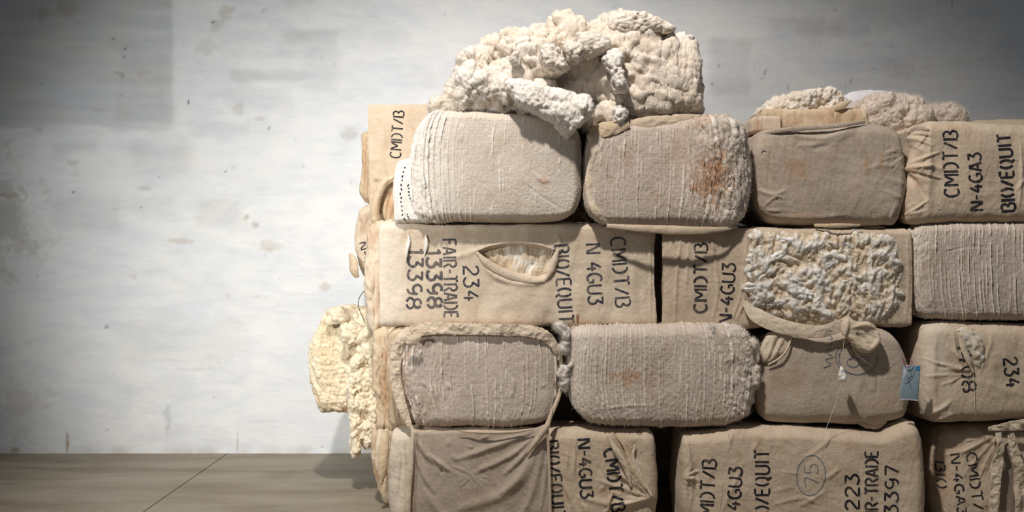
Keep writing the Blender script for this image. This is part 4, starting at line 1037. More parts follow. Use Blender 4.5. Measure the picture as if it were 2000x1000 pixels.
def bale_right_torn():
    b = Body(spec([(1806, 648), (1830, 632), (1900, 631), (2000, 634), (2150, 636)], [(2150, 636), (2152, 730), (2150, 822)], [(1808, 812), (1832, 828), (1900, 827), (2000, 822), (2150, 822)], [(1806, 648), (1800, 700), (1803, 760), (1808, 812)]), 5.58, .9, (.06, .03, .05, .05), .07, .02, 2, 151)
    cloth_look(b, 152, .0012, .006); b.col[:, 0] = .4 * sstep(1870, 1835, b.px) * sstep(1800, 1815, b.px)  # light from the left painted into the colour as a pale band
    b.creases(radial((1898, 725), 5, 70, 120, 260, 9, 3, .006, 4) + [([(1830, 640), (1824, 720), (1828, 800)], 7, .007), ([(1812, 812), (1836, 800), (1856, 785)], 5, .010), ([(1816, 822), (1840, 818), (1862, 808)], 4, .009), ([(1862, 650), (1868, 690), (1893, 728)], 4, .008),
               ([(1805, 700), (1850, 715), (1890, 725)], 3, .005), ([(1810, 735), (1860, 732), (1890, 728)], 3, .005), ([(1900, 735), (1930, 750), (1990, 770)], 8, .004), ([(1940, 650), (1925, 700), (1912, 730)], 4, .005)])
    b.blot(1830, 760, 20, 40, 1, .25, 1); b.blot(1830, 815, 30, 10, 1, .3, 2)
    t = thing('cotton_bale', base_of(b), 'bale marked 234 with a small tear showing cotton, right of the tagged bale', 'bale', GROUP)
    emit(b, 'wrapped_body', M_cloth, t); T = bvh(b)
    h = Body(ring([(1874, 646), (1886, 640), (1902, 644), (1918, 660), (1924, 684), (1922, 708), (1912, 718), (1904, 704), (1896, 690), (1884, 672), (1876, 656)]), 5.565, .05, .03, .02, 0, 2, 153, 1.2, 5)
    h.puffs(.014, 30, 4); h.lumps(.006, 40, 5); h.col[:, 0] = np.clip(.3 + fbm(h.V0 * 30, 3, 2), 0, .7); h.fibres(1500, .018, None, 5, curl=.9)
    emit(h, 'cotton_filling', M_cotton_brown, t)
    cloth_strip('torn_edge', on(T, 5.58, [(1872, 650), (1880, 680), (1890, 705), (1900, 728)], .012), [.01, .03, .03, .008], M_cloth_pale, t, .5, .005, 3)
    lettering(T, 5.58, t, [('14', (1880, 672), (1886, 706), 27, 5), ('08', (1888, 716), (1894, 764), 26), ('234', (1972, 698), (1978, 755), 27)], M_ink, 4.1, seed=6)
    tube('hanging_thread', on(T, 5.58, [(1900, 728), (1902, 760), (1903, 790), (1905, 810)], .006), .0012, M_thread, t)


# --- bottom row -----------------------------------------------------------------
def bale_draped():
    b = Body(spec([(764, 852), (778, 841), (900, 840), (1050, 839), (1200, 840), (1262, 841), (1278, 853)], [(1278, 853), (1285, 900), (1286, 970), (1280, 1036)], [(762, 1036), (900, 1039), (1100, 1039), (1280, 1036)], [(764, 852), (759, 900), (758, 970), (762, 1036)]), 5.52, .42, (.06, .06, .05, .03), .07, .012, 2, 161)
    cloth_look(b, 162, .0014, .005); b.col[:, 0] = .5 * sstep(812, 796, b.px)
    b.creases(radial((1272, 972), 5, 110, 160, 262, 16, 4, .012, 8) + [([(1186, 852), (1205, 890), (1230, 930), (1268, 970)], 5, .012), ([(1195, 850), (1225, 870), (1240, 905), (1270, 965)], 4, .010), ([(1125, 850), (1122, 890), (1120, 930)], 3, .008), ([(1095, 935), (1112, 970), (1122, 1000)], 3, .008),
               ([(1108, 880), (1107, 915)], 2.5, .006), ([(1170, 925), (1180, 945), (1172, 960)], 5, .007), ([(1130, 970), (1200, 985), (1270, 972)], 7, .008), ([(1140, 985), (1150, 1010)], 4, .007), ([(1190, 970), (1198, 990)], 4, .009)])
    b.creases([([(775, 860), (780, 900), (776, 960)], 4, .007), ([(786, 855), (790, 920), (784, 1000)], 4, .006)])
    for a in ((1250, 848, 8, 6, 2, .8, 1), (1253, 885, 3, 3, 2, .8, 2), (1090, 845, 20, 8, 2, .3, 3), (1225, 885, 22, 30, 1, .2, 4), (1180, 960, 60, 10, 1, .2, 5)): b.blot(*a)
    t = thing('cotton_bale', base_of(b), 'bottom-row bale half covered by a creased hanging cloth, gathered at its right end', 'bale', GROUP)
    emit(b, 'wrapped_body', M_cloth, t); T = bvh(b)
    lettering(T, 5.52, t, [('BIO/EQUIT', (1078, 862), (1092, 1012), 24), ('N-4GU3', (1140, 858), (1146, 972), 24), ('CMDT/B', (1192, 877), (1208, 998), 26, 4.8)], M_ink, 4.1, seed=7)
    c = Body(spec([(806, 846), (900, 843), (990, 842), (1040, 838), (1068, 829)], [(1068, 829), (1070, 880), (1073, 940), (1075, 1032)], [(797, 1032), (900, 1036), (1000, 1036), (1075, 1032)], [(806, 846), (803, 880), (800, 940), (797, 1032)]), 5.485, .03, (.012, .012, .012, .012), .012, .012, 1.5, 163, 1.3, 6)
    c.creases([([(815, 858), (830, 884), (846, 904)], 5, .014), ([(838, 888), (860, 905), (880, 920)], 4, .013), ([(812, 885), (826, 925), (848, 962)], 5, .012), ([(895, 896), (960, 874), (1045, 842)], 7, .015), ([(930, 921), (1000, 888), (1055, 842)], 6, .013), ([(985, 926), (1025, 886), (1062, 836)], 5, .013),
               ([(980, 962), (1010, 935), (1030, 900)], 6, .009), ([(830, 960), (860, 1000), (900, 1025)], 8, .010), ([(900, 992), (970, 970), (1020, 930), (1062, 850)], 11, .013), ([(1010, 1020), (1040, 960), (1066, 850)], 7, .010), ([(940, 860), (955, 850)], 4, .008), ([(885, 888), (892, 900)], 4, .006),
               ([(920, 925), (933, 945)], 3, .004), ([(928, 918), (934, 952)], 2, .003), ([(870, 870), (880, 862)], 5, .004), ([(1055, 1000), (1064, 940), (1070, 870)], 4, .008), ([(865, 910), (862, 925)], 3, -.005), ([(920, 870), (918, 876)], 5, .006)]
              + radial((925, 930), 6, 46, 0, 360, 16, 2.2, .0022, 3))
    c.lumps(.006, 6, 164); c.wrinkles(.0012, 26, 3, 60, 165); c.lumps(.0008, 60, 5); c.blot(800, 960, 10, 80, 1, .3, 4)
    emit(c, 'cover_cloth', M_cloth_grey, t, 'creased grey-brown cover cloth')
    cloth_strip('cloth_edge', [P(804, 834, 5.485), P(806, 850, 5.47), P(804, 885, 5.465), P(801, 930, 5.465), P(797, 975, 5.465), P(795, 1030, 5.47)], [.012, .022, .024, .026, .03, .03], M_cloth_pale, t, .5, .006, 3, along=100)
    cloth_strip('cloth_edge', [P(1080, 795, 5.49), P(1072, 822, 5.465), P(1066, 836, 5.455), P(1050, 858, 5.46), P(1030, 885, 5.468)], [.010, .022, .034, .03, .006], M_cloth, t, .7, .005, 5)
    cloth_strip('cloth_edge', [P(1069, 828, 5.462), P(1071, 870, 5.465), P(1073, 930, 5.467), P(1075, 1030, 5.47)], [.012, .014, .016, .016], M_cloth, t, .6, .003, 6)
    cloth_strip('cloth_edge', [P(896, 842, 5.475), P(950, 845, 5.465), P(1000, 844, 5.465), P(1042, 838, 5.465)], [.006, .016, .016, .008], M_cloth, t, .6, .004, 9, frayed=.3)
    for k, (pts, wd) in enumerate((([(1186, 850), (1200, 874), (1222, 912), (1232, 950)], [.006, .035, .03, .01]), ([(1198, 846), (1220, 872), (1232, 905), (1262, 955)], [.006, .02, .05, .01]), ([(1240, 868), (1236, 895), (1252, 930), (1272, 968)], [.01, .02, .02, .01]), ([(1196, 960), (1190, 975), (1186, 994)], [.008, .014, .006]))):
        cloth_strip('gathered_fold', on(T, 5.52, pts, .010), wd, M_cloth_pale if k % 2 == 0 else M_cloth_tan, t, .45, .008, k + 2, frayed=.15)


def bale_circled():
    b = Body(spec([(1338, 862), (1346, 850), (1420, 844), (1440, 837), (1560, 838), (1640, 843), (1718, 850), (1742, 842), (1776, 829), (1800, 832)], [(1800, 832), (1813, 880), (1816, 950), (1811, 1036)], [(1334, 1036), (1450, 1039), (1700, 1039), (1811, 1036)], [(1338, 862), (1332, 900), (1330, 960), (1334, 1036)]), 5.50, .60, (.04, .06, .05, .03), .10, .012, 1, 171)
    cloth_look(b, 172, .0012, .005)
    b.creases([([(1342, 856), (1345, 900), (1340, 960), (1342, 1020)], 6, .012), ([(1345, 868), (1352, 930), (1348, 1000)], 4, .006), ([(1422, 880), (1430, 852), (1445, 846)], 4, .006), ([(1480, 862), (1472, 880)], 4, .004),
               ([(1560, 905), (1610, 868), (1625, 850)], 4, .004), ([(1520, 920), (1560, 925)], 3, .003), ([(1510, 960), (1550, 950)], 4, .003), ([(1510, 985), (1570, 972), (1600, 985)], 4, .004), ([(1610, 935), (1640, 915)], 5, .005), ([(1560, 990), (1610, 960)], 5, .005), ([(1410, 1000), (1440, 930), (1450, 905)], 4, .005),
               ([(1720, 850), (1740, 842)], 5, -.006)] + radial((1336, 930), 4, 34, -70, 70, 11, 3, .008, 5))
    for a in ((1660, 870, 20, 12, 1, .3, 2), (1480, 860, 12, 14, 1, .35, 3), (1790, 900, 20, 60, 1, .15, 4), (1560, 950, 60, 60, 2, .05, 5)): b.blot(*a)
    t = thing('cotton_bale', base_of(b), 'bottom-row lettered bale with a pen-circled 75 in its middle', 'bale', GROUP)
    emit(b, 'wrapped_body', M_cloth, t); T = bvh(b)
    lettering(T, 5.5, t, [('CMDT/B', (1378, 1030), (1386, 898), 27), ('N-4GU3', (1430, 1034), (1437, 912), 25), ('BIO/EQUIT', (1488, 1034), (1488, 879), 28), ('223', (1664, 995), (1664, 926), 26), ('FAIR-TRADE', (1702, 1036), (1702, 881), 25), ('13397', (1740, 1020), (1742, 910), 26)], M_ink, 4.0, seed=8)
    pen(T, 5.5, t, [[(1583 + 27 * math.cos(a) - 6 * math.sin(a), 928 + 39 * math.sin(a) + 6 * math.cos(a)) for a in np.linspace(-1.2, 5.4, 22)], *[l_ for l_ in text_strokes('75', (1586, 950), (1583, 906), 26)]], M_pen, 1.6)
    tube('loose_thread', on(T, 5.5, [(1404, 1000), (1408, 970), (1412, 940)], .004), .0010, M_thread, t)


def bale_corner_torn():
    b = Body(spec([(1842, 852), (1864, 838), (1930, 834), (2000, 834), (2150, 836)], [(2150, 836), (2152, 930), (2150, 1026)], [(1834, 1020), (1930, 1026), (2150, 1026)], [(1842, 852), (1832, 900), (1830, 960), (1834, 1020)]), 5.66, .6, (.16, .03, .05, .03), .12, .012, 2, 181)
    cloth_look(b, 182, .0014, .006)
    b.creases(radial((1960, 838), 5, 130, 95, 170, 10, 3, .006, 6) + [([(1900, 840), (1920, 850), (1944, 866)], 5, .008), ([(1930, 842), (1944, 870), (1938, 940)], 4, .008)])
    b.blot(1926, 990, 8, 8, 1, .6, 2); b.blot(1845, 930, 20, 70, 1, .3, 3)
    t = thing('cotton_bale', base_of(b), 'bottom-right lettered bale with torn cloth strips hanging at the picture edge', 'bale', GROUP)
    emit(b, 'wrapped_body', M_cloth, t); T = bvh(b)
    lettering(T, 5.66, t, [('CMDT/B', (1896, 884), (1914, 1018), 20), ('N-4GA3', (1866, 888), (1880, 1006), 16), ('BIO', (1842, 906), (1846, 956), 14)], M_ink, 3.2, seed=9)
    h = Body(ring([(1958, 880), (1972, 862), (1984, 870), (1988, 920), (1988, 990), (1980, 1014), (1962, 1014), (1952, 990), (1952, 940), (1956, 900)]), 5.645, .05, .02, .02, 0, 1, 183, 1.3, 5); h.wrinkles(.003, 20, 3, 88, 4); h.blot(1970, 930, 60, 90, 2, .55, 3)  # sheet darkened to paint the shade in the gap between the strips
    emit(h, 'gap_shade_sheet', M_cloth_grey, t, 'darkened sheet painting the shade in the gap behind the torn strips')
    for k, (pts, wd) in enumerate((([(1950, 845), (1952, 880), (1946, 930), (1940, 1010)], [.03, .05, .05, .045]), ([(1976, 846), (1984, 890), (1992, 940), (1992, 1010)], [.02, .05, .06, .05]), ([(1930, 838), (1960, 834), (2010, 828), (2060, 826)], [.02, .05, .06, .05]), ([(1970, 850), (1976, 880), (1982, 910)], [.01, .025, .01]))):
        cloth_strip('torn_strip', [P(x, y, 5.60) for x, y in pts], wd, M_cloth_pale if k != 1 else M_cloth, t, .12, .020, k + 3, frayed=.12, nw=31, along=120)


M_cloth_grey_warm = fabric('warm_grey_bale_cloth', (.50, .415, .335), (.44, .36, .285), mott=.35)


# --- the heap on top -------------------------------------------------------------
def torn_heap():
    b = Body(spec([(884, 132), (906, 97), (940, 80), (985, 70), (1010, 60), (1040, 45), (1075, 31), (1105, 23), (1135, 29), (1158, 39), (1180, 26), (1210, 15), (1245, 18), (1282, 26), (1318, 42), (1324, 56), (1346, 57), (1371, 66)],
                  [(1371, 66), (1375, 120), (1375, 165), (1381, 200), (1377, 226)], [(884, 212), (960, 214), (1050, 222), (1100, 234), (1150, 240), (1250, 238), (1377, 226)], [(884, 132), (873, 158), (872, 185), (884, 212)]),
             5.53, .85, (.20, .05, .14, .05), .16, .03, 2, 301, 1.15, 22)
    x, y = b.px, b.py
    blk = sstep(1215, 1262, x) * sstep(58, 80, y); soft = 1 - .62 * blk; rt = sstep(1305, 1345, x) * sstep(60, 75, y)
    cav = .13 * (np.exp(-(((x - 1140) / 50) ** 2 + ((y - 165) / 46) ** 2)) + .8 * np.exp(-(((x - 1085) / 42) ** 2 + ((y - 150) / 14) ** 2)) + .8 * np.exp(-(((x - 1168) / 32) ** 2 + ((y - 195) / 30) ** 2)))
    b.disp(-cav * b.isfront, (0, -1, 0))
    b.puffs(.060, 6.5, 302, mask=soft * (1 - .5 * sstep(1230, 1260, x)), base=True); b.puffs(.040, 12, 303, mask=soft, base=True); b.puffs(.019, 25, 304, mask=soft + .12 * blk); b.puffs(.007, 55, 305, mask=soft + .2 * blk); b.lumps(.002, 90, 306)
    b.wrinkles(.008, 13, 3, 25, 307, mask=blk * (1 - rt)); b.wrinkles(.005, 32, 4, 85, 308, mask=rt); b.lumps(.010, 10, 309, mask=blk)
    b.creases([([(1215, 90), (1240, 110), (1290, 120)], 6, .018), ([(1240, 190), (1280, 180), (1330, 200)], 6, .012), ([(1230, 215), (1270, 206), (1320, 214)], 6, .012), ([(1250, 150), (1290, 160), (1300, 190)], 5, .010), ([(1285, 60), (1296, 90)], 6, .014)])
    b.col[:, 0] = np.clip(.25 + .7 * fbm(b.V0 * 7, 310, 3), 0, .7) * (1 - .6 * blk); b.col[:, 1] = .10 * blk
    b.fibres(40000, .018, .5 + soft, 11, .0007, .9, .5)
    t = thing('cotton_bale', base_of(b), 'torn-open heap of raw cotton crowning the stack', 'bale', GROUP)
    emit(b, 'raw_cotton_mass', M_cotton, t)
    w_ = Body(spec([(988, 150), (1035, 155), (1085, 168), (1125, 182), (1150, 186), (1160, 198)], [(1160, 198), (1154, 220), (1134, 241)], [(1002, 190), (1035, 212), (1072, 230), (1096, 249), (1111, 262), (1122, 252), (1134, 241)], [(988, 150), (990, 172), (1002, 190)]), 5.41, .22, (.04, .03, .04, .03), .06, .01, 2, 321, 1.2, 12)
    w_.puffs(.022, 12, 322); w_.puffs(.010, 30, 323); w_.lumps(.005, 55, 324); w_.col[:, 0] = 1; w_.fibres(4500, .016, None, 12)
    emit(w_, 'cotton_tongue', M_cotton, t, 'white cotton tongue drooping to a point')
    for k, (e, Y, m) in enumerate((([(1178, 108), (1190, 96), (1206, 92), (1216, 100), (1220, 112), (1212, 124), (1216, 138), (1226, 160), (1228, 172), (1216, 178), (1202, 172), (1196, 156), (1194, 140), (1186, 126)], 5.44, M_cotton),
                                   ([(1200, 214), (1208, 206), (1222, 208), (1228, 216), (1222, 226), (1218, 240), (1208, 240), (1202, 230)], 5.47, M_cotton),
                                   ([(1000, 104), (1012, 98), (1018, 108), (1014, 122), (1004, 120), (998, 112)], 5.42, M_cotton), ([(1056, 90), (1074, 84), (1092, 92), (1098, 108), (1110, 124), (1100, 134), (1082, 136), (1068, 128), (1058, 110)], 5.40, M_cotton),
                                   ([(1100, 80), (1130, 78), (1142, 92), (1138, 110), (1122, 118), (1108, 108)], 5.42, M_cotton), ([(1130, 64), (1160, 60), (1190, 72), (1196, 92), (1178, 100), (1150, 108), (1134, 96)], 5.45, M_cotton),
                                   ([(1196, 26), (1226, 18), (1262, 26), (1290, 36), (1318, 50), (1316, 64), (1280, 60), (1240, 70), (1210, 62), (1192, 46)], 5.55, M_cotton))):
        q = Body(ring(e), Y, .16, .05, .05, 0, 2, 330 + k, 1.2, 9); q.puffs(.016, 20, 331 + k); q.puffs(.009, 44, 332 + k); q.lumps(.005, 55, 333 + k); q.col[:, 0] = .95 if k < 2 else .45; q.fibres(1800, .014, None, k)
        emit(q, 'cotton_tuft', m, t)


def clump(name, label, e, Y, D, seed, mat=None, amp=1.0, fl=.4, R=.08):
    b = Body(ring(e) if isinstance(e, list) else e, Y, D, R, R * .9, .01, 2, seed, 1.25, 12)
    b.puffs(.036 * amp, 11, seed, base=True); b.puffs(.016 * amp, 26, seed + 1); b.puffs(.007, 55, seed + 2); b.lumps(.002, 90, seed + 3); b.col[:, 0] = np.clip(fl + .5 * fbm(b.V0 * 9, seed + 4, 3), 0, .9); b.fibres(9000, .026, None, seed, curl=.9)
    o = emit(b, name, mat or M_cotton)
    return tag(o, label, 'cotton', 'loose cotton clumps on the stack')


def top_right_things():
    # an opened bale behind the smooth grey-brown one
    c = Body(rrect(1490, 213, 1694, 257, (8, 14, 6, 6)), 5.93, .5, .03, .03, .005, 2, 401, 1.3, 10); c.wrinkles(.006, 22, 4, 86, 402, mask=sstep(1560, 1620, c.px)); c.wrinkles(.003, 14, 3, 88, 406); c.puffs(.006, 30, 403, mask=sstep(1580, 1540, c.px)); c.blot(1640, 235, 60, 40, 1, .35, 1); c.blot(1540, 235, 30, 20, 1, .3, 2)
    t = thing('cotton_bale', base_of(c), 'low opened bale with cotton bulging over a cloth band, behind the smooth grey-brown bale', 'bale', GROUP)
    emit(c, 'cloth_band', M_cloth_tan, t)
    f = Body(ring([(1500, 206), (1520, 190), (1550, 180), (1570, 174), (1600, 173), (1625, 172), (1645, 182), (1652, 198), (1655, 222), (1600, 232), (1540, 232), (1500, 232), (1494, 218)]), 5.97, .4, .06, .06, .01, 2, 404, 1.25, 12)
    f.puffs(.028, 13, 405); f.puffs(.014, 34, 406); f.lumps(.006, 50, 407); f.col[:, 0] = np.clip(.3 + .6 * fbm(f.V0 * 9, 3, 3), 0, .8); f.fibres(5000, .016, None, 3)
    emit(f, 'cotton_filling', M_cotton, t)
    k = Body(rrect(1466, 226, 1526, 260, (14, 3, 4, 6)), 5.90, .3, .02, .025, .004, 1, 408, 1.3, 8); k.ridges(.018, .003, .002, .6, 409, fl=.2); k.blot(1482, 250, 8, 22, 1, .4, 3)
    emit(k, 'cloth_corner', M_cloth, t)
    cloth_strip('cloth_point', [P(1628, 212, 5.92), P(1645, 206, 5.91), P(1664, 196, 5.92)], [.03, .04, .004], M_cloth_tan, t, .3, .004, 4)
    s = Body(spec([(1650, 186), (1675, 177), (1705, 175), (1738, 176)], [(1738, 176), (1745, 220), (1745, 268)], [(1664, 268), (1700, 270), (1745, 268)], [(1650, 186), (1656, 205), (1664, 268)]), 6.3, .3, .05, .05, .004, 1, 410, 1.3, 10); s.wrinkles(.004, 14, 3, 70, 411)
    o = emit(s, 'woven_sack', M_sack); tag(o, 'small white woven sack poking up between two cotton clumps', 'sack')
    clump('cotton_clump', 'large fuzzy cotton clump right of the white sack, above the smooth grey-brown bale', [(1688, 200), (1700, 190), (1722, 182), (1745, 178), (1770, 176), (1792, 184), (1815, 194), (1832, 210), (1826, 240), (1800, 258), (1750, 262), (1705, 258), (1686, 238)], 6.0, .35, 420, M_lint_dusty, .75, fl=.2)
    clump('cotton_clump', 'low cotton clump at the right, rising behind the lettered top-row bale', [(1812, 214), (1828, 204), (1850, 199), (1872, 204), (1892, 212), (1905, 226), (1902, 250), (1860, 262), (1820, 258), (1808, 236)], 6.12, .3, 430, M_lint_dusty, .6, fl=.1)
    b = Body(spec([(1880, 240), (1930, 233), (2000, 231), (2090, 231)], [(2090, 231), (2090, 432)], [(1880, 432), (2090, 432)], [(1880, 240), (1878, 300), (1880, 432)]), 6.6, .8, .05, .05, .01, 2, 440, 3.0, 10); cloth_look(b, 441)
    t = thing('cotton_bale', base_of(b), 'brown bale barely showing above the lettered top-row bale at the right edge', 'bale', GROUP); emit(b, 'wrapped_body', M_cloth_tan, t)


# --- the second file of bales, behind and to the left ------------------------------
def back_column():
    b = Body(rrect(728, 208, 1150, 432, (6, 6, 10, 14), (0, 0, 0, 2)), 6.56, .36, (.05, .03, .03, .04), .05, .01, 1.5, 501)
    cloth_look(b, 502, .0010, .004); b.creases([([(735, 345), (760, 352), (790, 340)], 4, .008), ([(750, 225), (748, 290), (752, 340)], 8, .004)] + radial((770, 345), 4, 90, 60, 140, 9, 4, .009, 4)); b.blot(735, 352, 6, 4, 2, .6, 1); b.blot(750, 400, 30, 40, 1, .5, 2)
    t = thing('cotton_bale', base_of(b), 'tan lettered bale standing behind the pale ridged bale', 'bale', GROUP)
    emit(b, 'wrapped_body', M_cloth, t); T = bvh(b)
    lettering(T, 6.56, t, [('CMDT/B', (772, 308), (779, 217), 21)], M_ink, 2.9, seed=3)
    cloth_strip('twisted_tie', [P(768, 346, 6.44), P(752, 356, 6.42), P(742, 374, 6.42), P(734, 400, 6.43), P(733, 425, 6.44), P(742, 450, 6.45), P(748, 470, 6.46)], [.02, .045, .05, .05, .055, .05, .02], M_cloth_tan, t, .7, .010, 3, along=120, nw=19)
    s = Body(ring([(744, 372), (756, 354), (776, 350), (790, 352), (794, 390), (790, 430), (770, 446), (752, 440), (742, 420), (738, 396)]), 6.47, .10, .04, .04, 0, 2, 503, 1.2, 8)
    s.creases([([(770, 352), (756, 385), (750, 430)], 4, .014), ([(780, 356), (766, 400), (758, 440)], 4, .012), ([(760, 360), (748, 395)], 3, .010), ([(788, 370), (776, 420)], 4, .010)]); s.wrinkles(.004, 20, 3, 80, 5); s.blot(768, 400, 20, 40, 1, .5, 3)
    emit(s, 'gathered_wrapper', M_cloth_tan, t)

    b = Body(spec([(709, 264), (716, 258), (800, 255), (1000, 255)], [(1000, 255), (1000, 398)], [(712, 390), (724, 394), (760, 397), (1000, 398)], [(709, 264), (707, 320), (704, 360), (703, 375), (712, 392)]), 7.05, .45, (.05, .02, .03, .05), .06, 0, 1.5, 511)
    b.wrinkles(.006, 12, 4, 88, 512); b.wrinkles(.003, 30, 3, 60, 513); b.creases([([(722, 262), (718, 320), (716, 385)], 3, .012), ([(714, 262), (712, 330), (708, 380)], 3, -.008), ([(728, 270), (724, 340), (728, 390)], 4, .008)]); b.blot(714, 320, 8, 60, 1, .45, 2)
    t = thing('cotton_bale', base_of(b), 'narrow edge of a creased bale close to the wall, left of the tan lettered bale', 'bale', GROUP); emit(b, 'wrapped_body', M_cloth_tan, t)

    b = Body(spec([(702, 412), (716, 402), (760, 398), (960, 398)], [(960, 398), (960, 600)], [(708, 540), (730, 545), (770, 600), (960, 600)], [(702, 412), (694, 450), (692, 480), (698, 515), (708, 540)]), 7.03, .5, (.09, .02, .06, .05), .08, 0, 2, 521)
    cloth_look(b, 522, .002, .006); b.creases([([(735, 405), (722, 440), (716, 480)], 4, .012), ([(728, 404), (712, 435), (700, 460)], 4, .008), ([(728, 430), (726, 500), (722, 540)], 3, .010), ([(706, 430), (700, 470)], 4, -.008)]); b.blot(712, 440, 14, 26, 1, .4, 2); b.blot(722, 420, 10, 10, 2, .3, 5)
    t = thing('cotton_bale', base_of(b), 'small-looking bale near the wall with a curled brown flap on its left side', 'bale', GROUP); emit(b, 'wrapped_body', M_cloth_pale, t); T = bvh(b)
    lettering(T, 7.03, t, [('N-4', (708, 474), (718, 514), 13)], M_ink, 2.8, seed=3)
    cloth_strip('curled_flap', [P(683, 496, 7.03), P(690, 512, 7.0), P(692, 530, 7.0), P(698, 542, 7.01)], [.02, .06, .065, .03], M_cloth_tan, t, .5, .005, 3, tilt=.4)
    cloth_strip('twisted_tie', [P(731, 412, 7.05), P(729, 450, 7.01), P(727, 480, 7.01), P(724, 508, 7.01), P(722, 535, 7.02)], [.03, .04, .045, .04, .01], M_cloth_tan, t, .7, .008, 8)

    b = Body(spec([(726, 452), (738, 442), (770, 438), (960, 436)], [(960, 436), (960, 652)], [(728, 636), (745, 648), (960, 652)], [(726, 452), (722, 520), (722, 590), (728, 636)]), 6.14, .20, (.05, .02, .04, .05), .06, 0, 2, 531)
    b.wrinkles(.016, 12, 9, 87, 532); b.wrinkles(.008, 28, 7, 84, 533); b.lumps(.004, 12, 534); b.creases([([(740, 510), (752, 560), (745, 610), (735, 640)], 5, .012), ([(755, 500), (758, 570), (750, 640)], 5, .010), ([(730, 520), (728, 580), (732, 640)], 4, .010), ([(765, 470), (758, 500)], 5, .012), ([(742, 450), (748, 490), (735, 512)], 5, .012)])
    b.blot(748, 600, 20, 50, 1, .35, 2); b.blot(735, 460, 14, 30, 1, .4, 3)
    t = thing('cotton_bale', base_of(b), 'deeply creased bale seen edge-on just left of the bale with the hole', 'bale', GROUP); emit(b, 'wrapped_body', M_cloth_pale, t)

    b = Body(spec([(746, 652), (756, 646), (960, 642)], [(960, 642), (960, 842)], [(744, 830), (760, 838), (960, 842)], [(746, 652), (743, 740), (744, 830)]), 6.12, .22, (.04, .02, .03, .03), .05, 0, 2, 541)
    b.wrinkles(.016, 13, 9, 86, 542); b.wrinkles(.008, 28, 7, 82, 543); b.blot(756, 740, 14, 80, 1, .55, 2)
    t = thing('cotton_bale', base_of(b), 'yellowed creased bale glimpsed between the hanging cotton mass and the cloth-rimmed bale', 'bale', GROUP); emit(b, 'wrapped_body', M_cloth_tan, t)

    b = Body(spec([(740, 846), (752, 842), (960, 840)], [(960, 840), (960, 982)], [(756, 980), (800, 984), (960, 984)], [(740, 846), (738, 890), (744, 935), (756, 980)]), 6.12, .75, (.04, .02, .03, .03), .05, 0, 2, 551)
    b.wrinkles(.016, 13, 9, 88, 552); b.wrinkles(.008, 28, 7, 84, 553); b.blot(745, 900, 10, 70, 1, .6, 2)
    t = thing('cotton_bale', base_of(b), 'bottom bale behind the draped one with ragged brown cloth at floor level', 'bale', GROUP); emit(b, 'wrapped_body', M_cloth_tan, t)
    cloth_strip('ragged_strip', [P(752, 840, 5.95), P(750, 880, 5.93), P(747, 920, 5.93), P(744, 946, 5.94)], [.03, .05, .05, .02], M_cloth_tan, t, .4, .010, 3, frayed=.25)
    cloth_strip('ragged_strip', [P(744, 838, 6.08), P(741, 870, 6.05), P(739, 905, 6.05), P(742, 930, 6.06)], [.03, .04, .04, .01], M_cloth_pale, t, .4, .010, 5, frayed=.25)


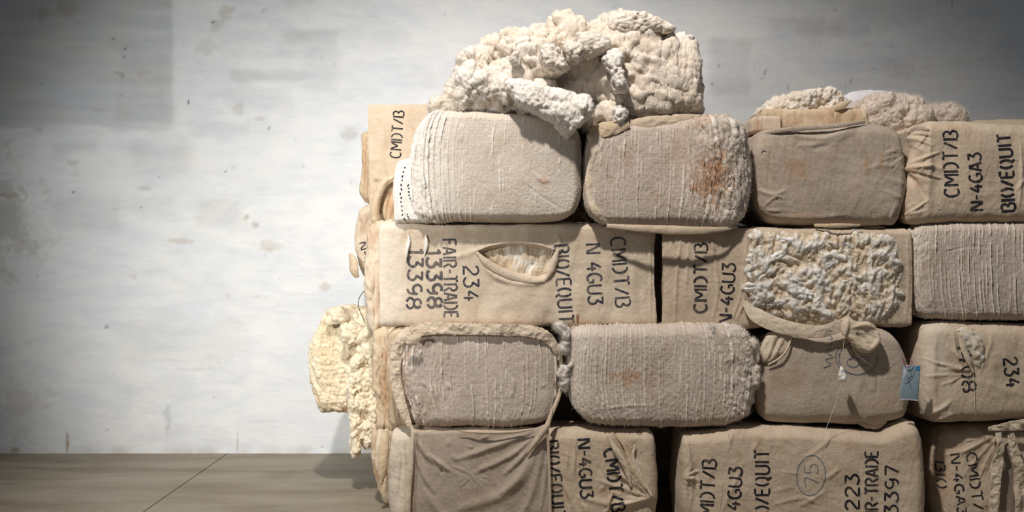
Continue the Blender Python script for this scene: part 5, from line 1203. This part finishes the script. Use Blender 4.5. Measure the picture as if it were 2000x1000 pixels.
def spilling_mass():
    b = Body(spec([(622, 640), (640, 614), (665, 607), (700, 612), (745, 622), (900, 632)], [(900, 632), (900, 815)], [(624, 806), (655, 803), (690, 808), (745, 815), (900, 815)], [(622, 640), (603, 690), (604, 740), (614, 780), (624, 806)]),
             6.50, .70, (.10, .02, .08, .06), .09, .01, 3, 601, 1.2, 16)
    x, y = b.px, b.py; rt = sstep(655, 700, x); tp = sstep(655, 630, y); fz = np.clip(rt + tp, 0, 1)
    b.wrinkles(.010, 16, 4, 70, 602, mask=1 - fz); b.puffs(.040, 11, 603, mask=.2 + fz, base=True); b.puffs(.020, 22, 604, mask=.3 + fz); b.puffs(.007, 50, 605); b.lumps(.002, 90, 606)
    b.col[:, 0] = np.clip(.3 + .6 * fbm(b.V0 * 8, 607, 3), 0, .8); b.blot(672, 798, 9, 8, 1, .7, 1); b.fibres(7000, .018, None, 7, curl=.9)
    t = thing('cotton_bale', base_of(b), 'burst bale of yellowish cotton spilling out towards the wall at left', 'bale', GROUP)
    emit(b, 'raw_cotton_mass', M_cotton_yellow, t)
    for k, (e, Y) in enumerate((([(690, 700), (712, 690), (732, 700), (742, 740), (744, 780), (738, 815), (732, 850), (722, 872), (712, 876), (708, 858), (700, 872), (697, 892), (688, 894), (684, 872), (688, 840), (682, 800), (680, 750)], 6.38), ([(700, 650), (720, 640), (742, 650), (748, 680), (738, 700), (716, 704), (700, 690)], 6.36), ([(668, 640), (690, 632), (710, 644), (708, 664), (686, 674), (670, 660)], 6.38), ([(642, 612), (662, 606), (676, 618), (672, 636), (652, 640), (640, 630)], 6.42),
                                   ([(722, 700), (740, 706), (746, 740), (744, 770), (730, 768), (722, 740)], 6.34))):
        q = Body(ring(e), Y, .16, .045, .05, 0, 2, 610 + k, 1.2, 8); q.puffs(.034, 16, 611 + k, base=True); q.puffs(.015, 34, 612 + k); q.lumps(.003, 60, 613 + k); q.col[:, 0] = .55; q.fibres(2200, .018, None, k, curl=.9)
        emit(q, 'cotton_tuft', M_cotton_yellow, t)
    w_ = tube('binding_wire', [P(722, 562, 6.12), P(710, 570, 6.2), P(701, 584, 6.25), P(700, 598, 6.28), P(706, 614, 6.32), P(714, 632, 6.38)], .0022, M_wire, t)


def added_rear_file():
    for k, (x0, y0, x1, y1) in enumerate(((1170, 250, 1600, 432), (985, 440, 1300, 630), (1315, 440, 1750, 630), (930, 640, 1330, 822), (1345, 640, 1800, 822), (980, 828, 1390, 946), (1405, 828, 1850, 946), (1765, 440, 2090, 630), (1815, 640, 2090, 822), (1866, 828, 2090, 946))):  # unseen bales, added to darken the gaps and carry the brown bale
        b = Body(rrect(x0, y0, x1, y1, 16), 6.62, .7, .06, .07, .01, 2, 700 + k, 4.0, 8); cloth_look(b, 701 + k)
        t = thing('cotton_bale', base_of(b), 'unseen bale added behind the front stack, keeping its gaps dark', 'bale', 'unseen bales added behind the front stack'); emit(b, 'wrapped_body', M_cloth, t)


for fn in (added_rear_file, bale_white_ridges, bale_orange_stain, bale_smooth_grey, bale_right_lettered, bale_hole, bale_fluffy, bale_right_ridged, bale_cloth_rim, bale_shaggy, bale_tagged, bale_tag, bale_right_torn,
           bale_draped, bale_circled, bale_corner_torn, torn_heap, top_right_things, back_column, spilling_mass): fn()
clump('cotton_clump', 'loose cotton clump lying at the left foot of the torn heap', [(838, 204), (846, 190), (866, 188), (890, 180), (920, 176), (940, 188), (970, 196), (990, 206), (986, 218), (930, 220), (880, 220), (842, 216)], 5.60, .25, 450, amp=.7, R=.05)
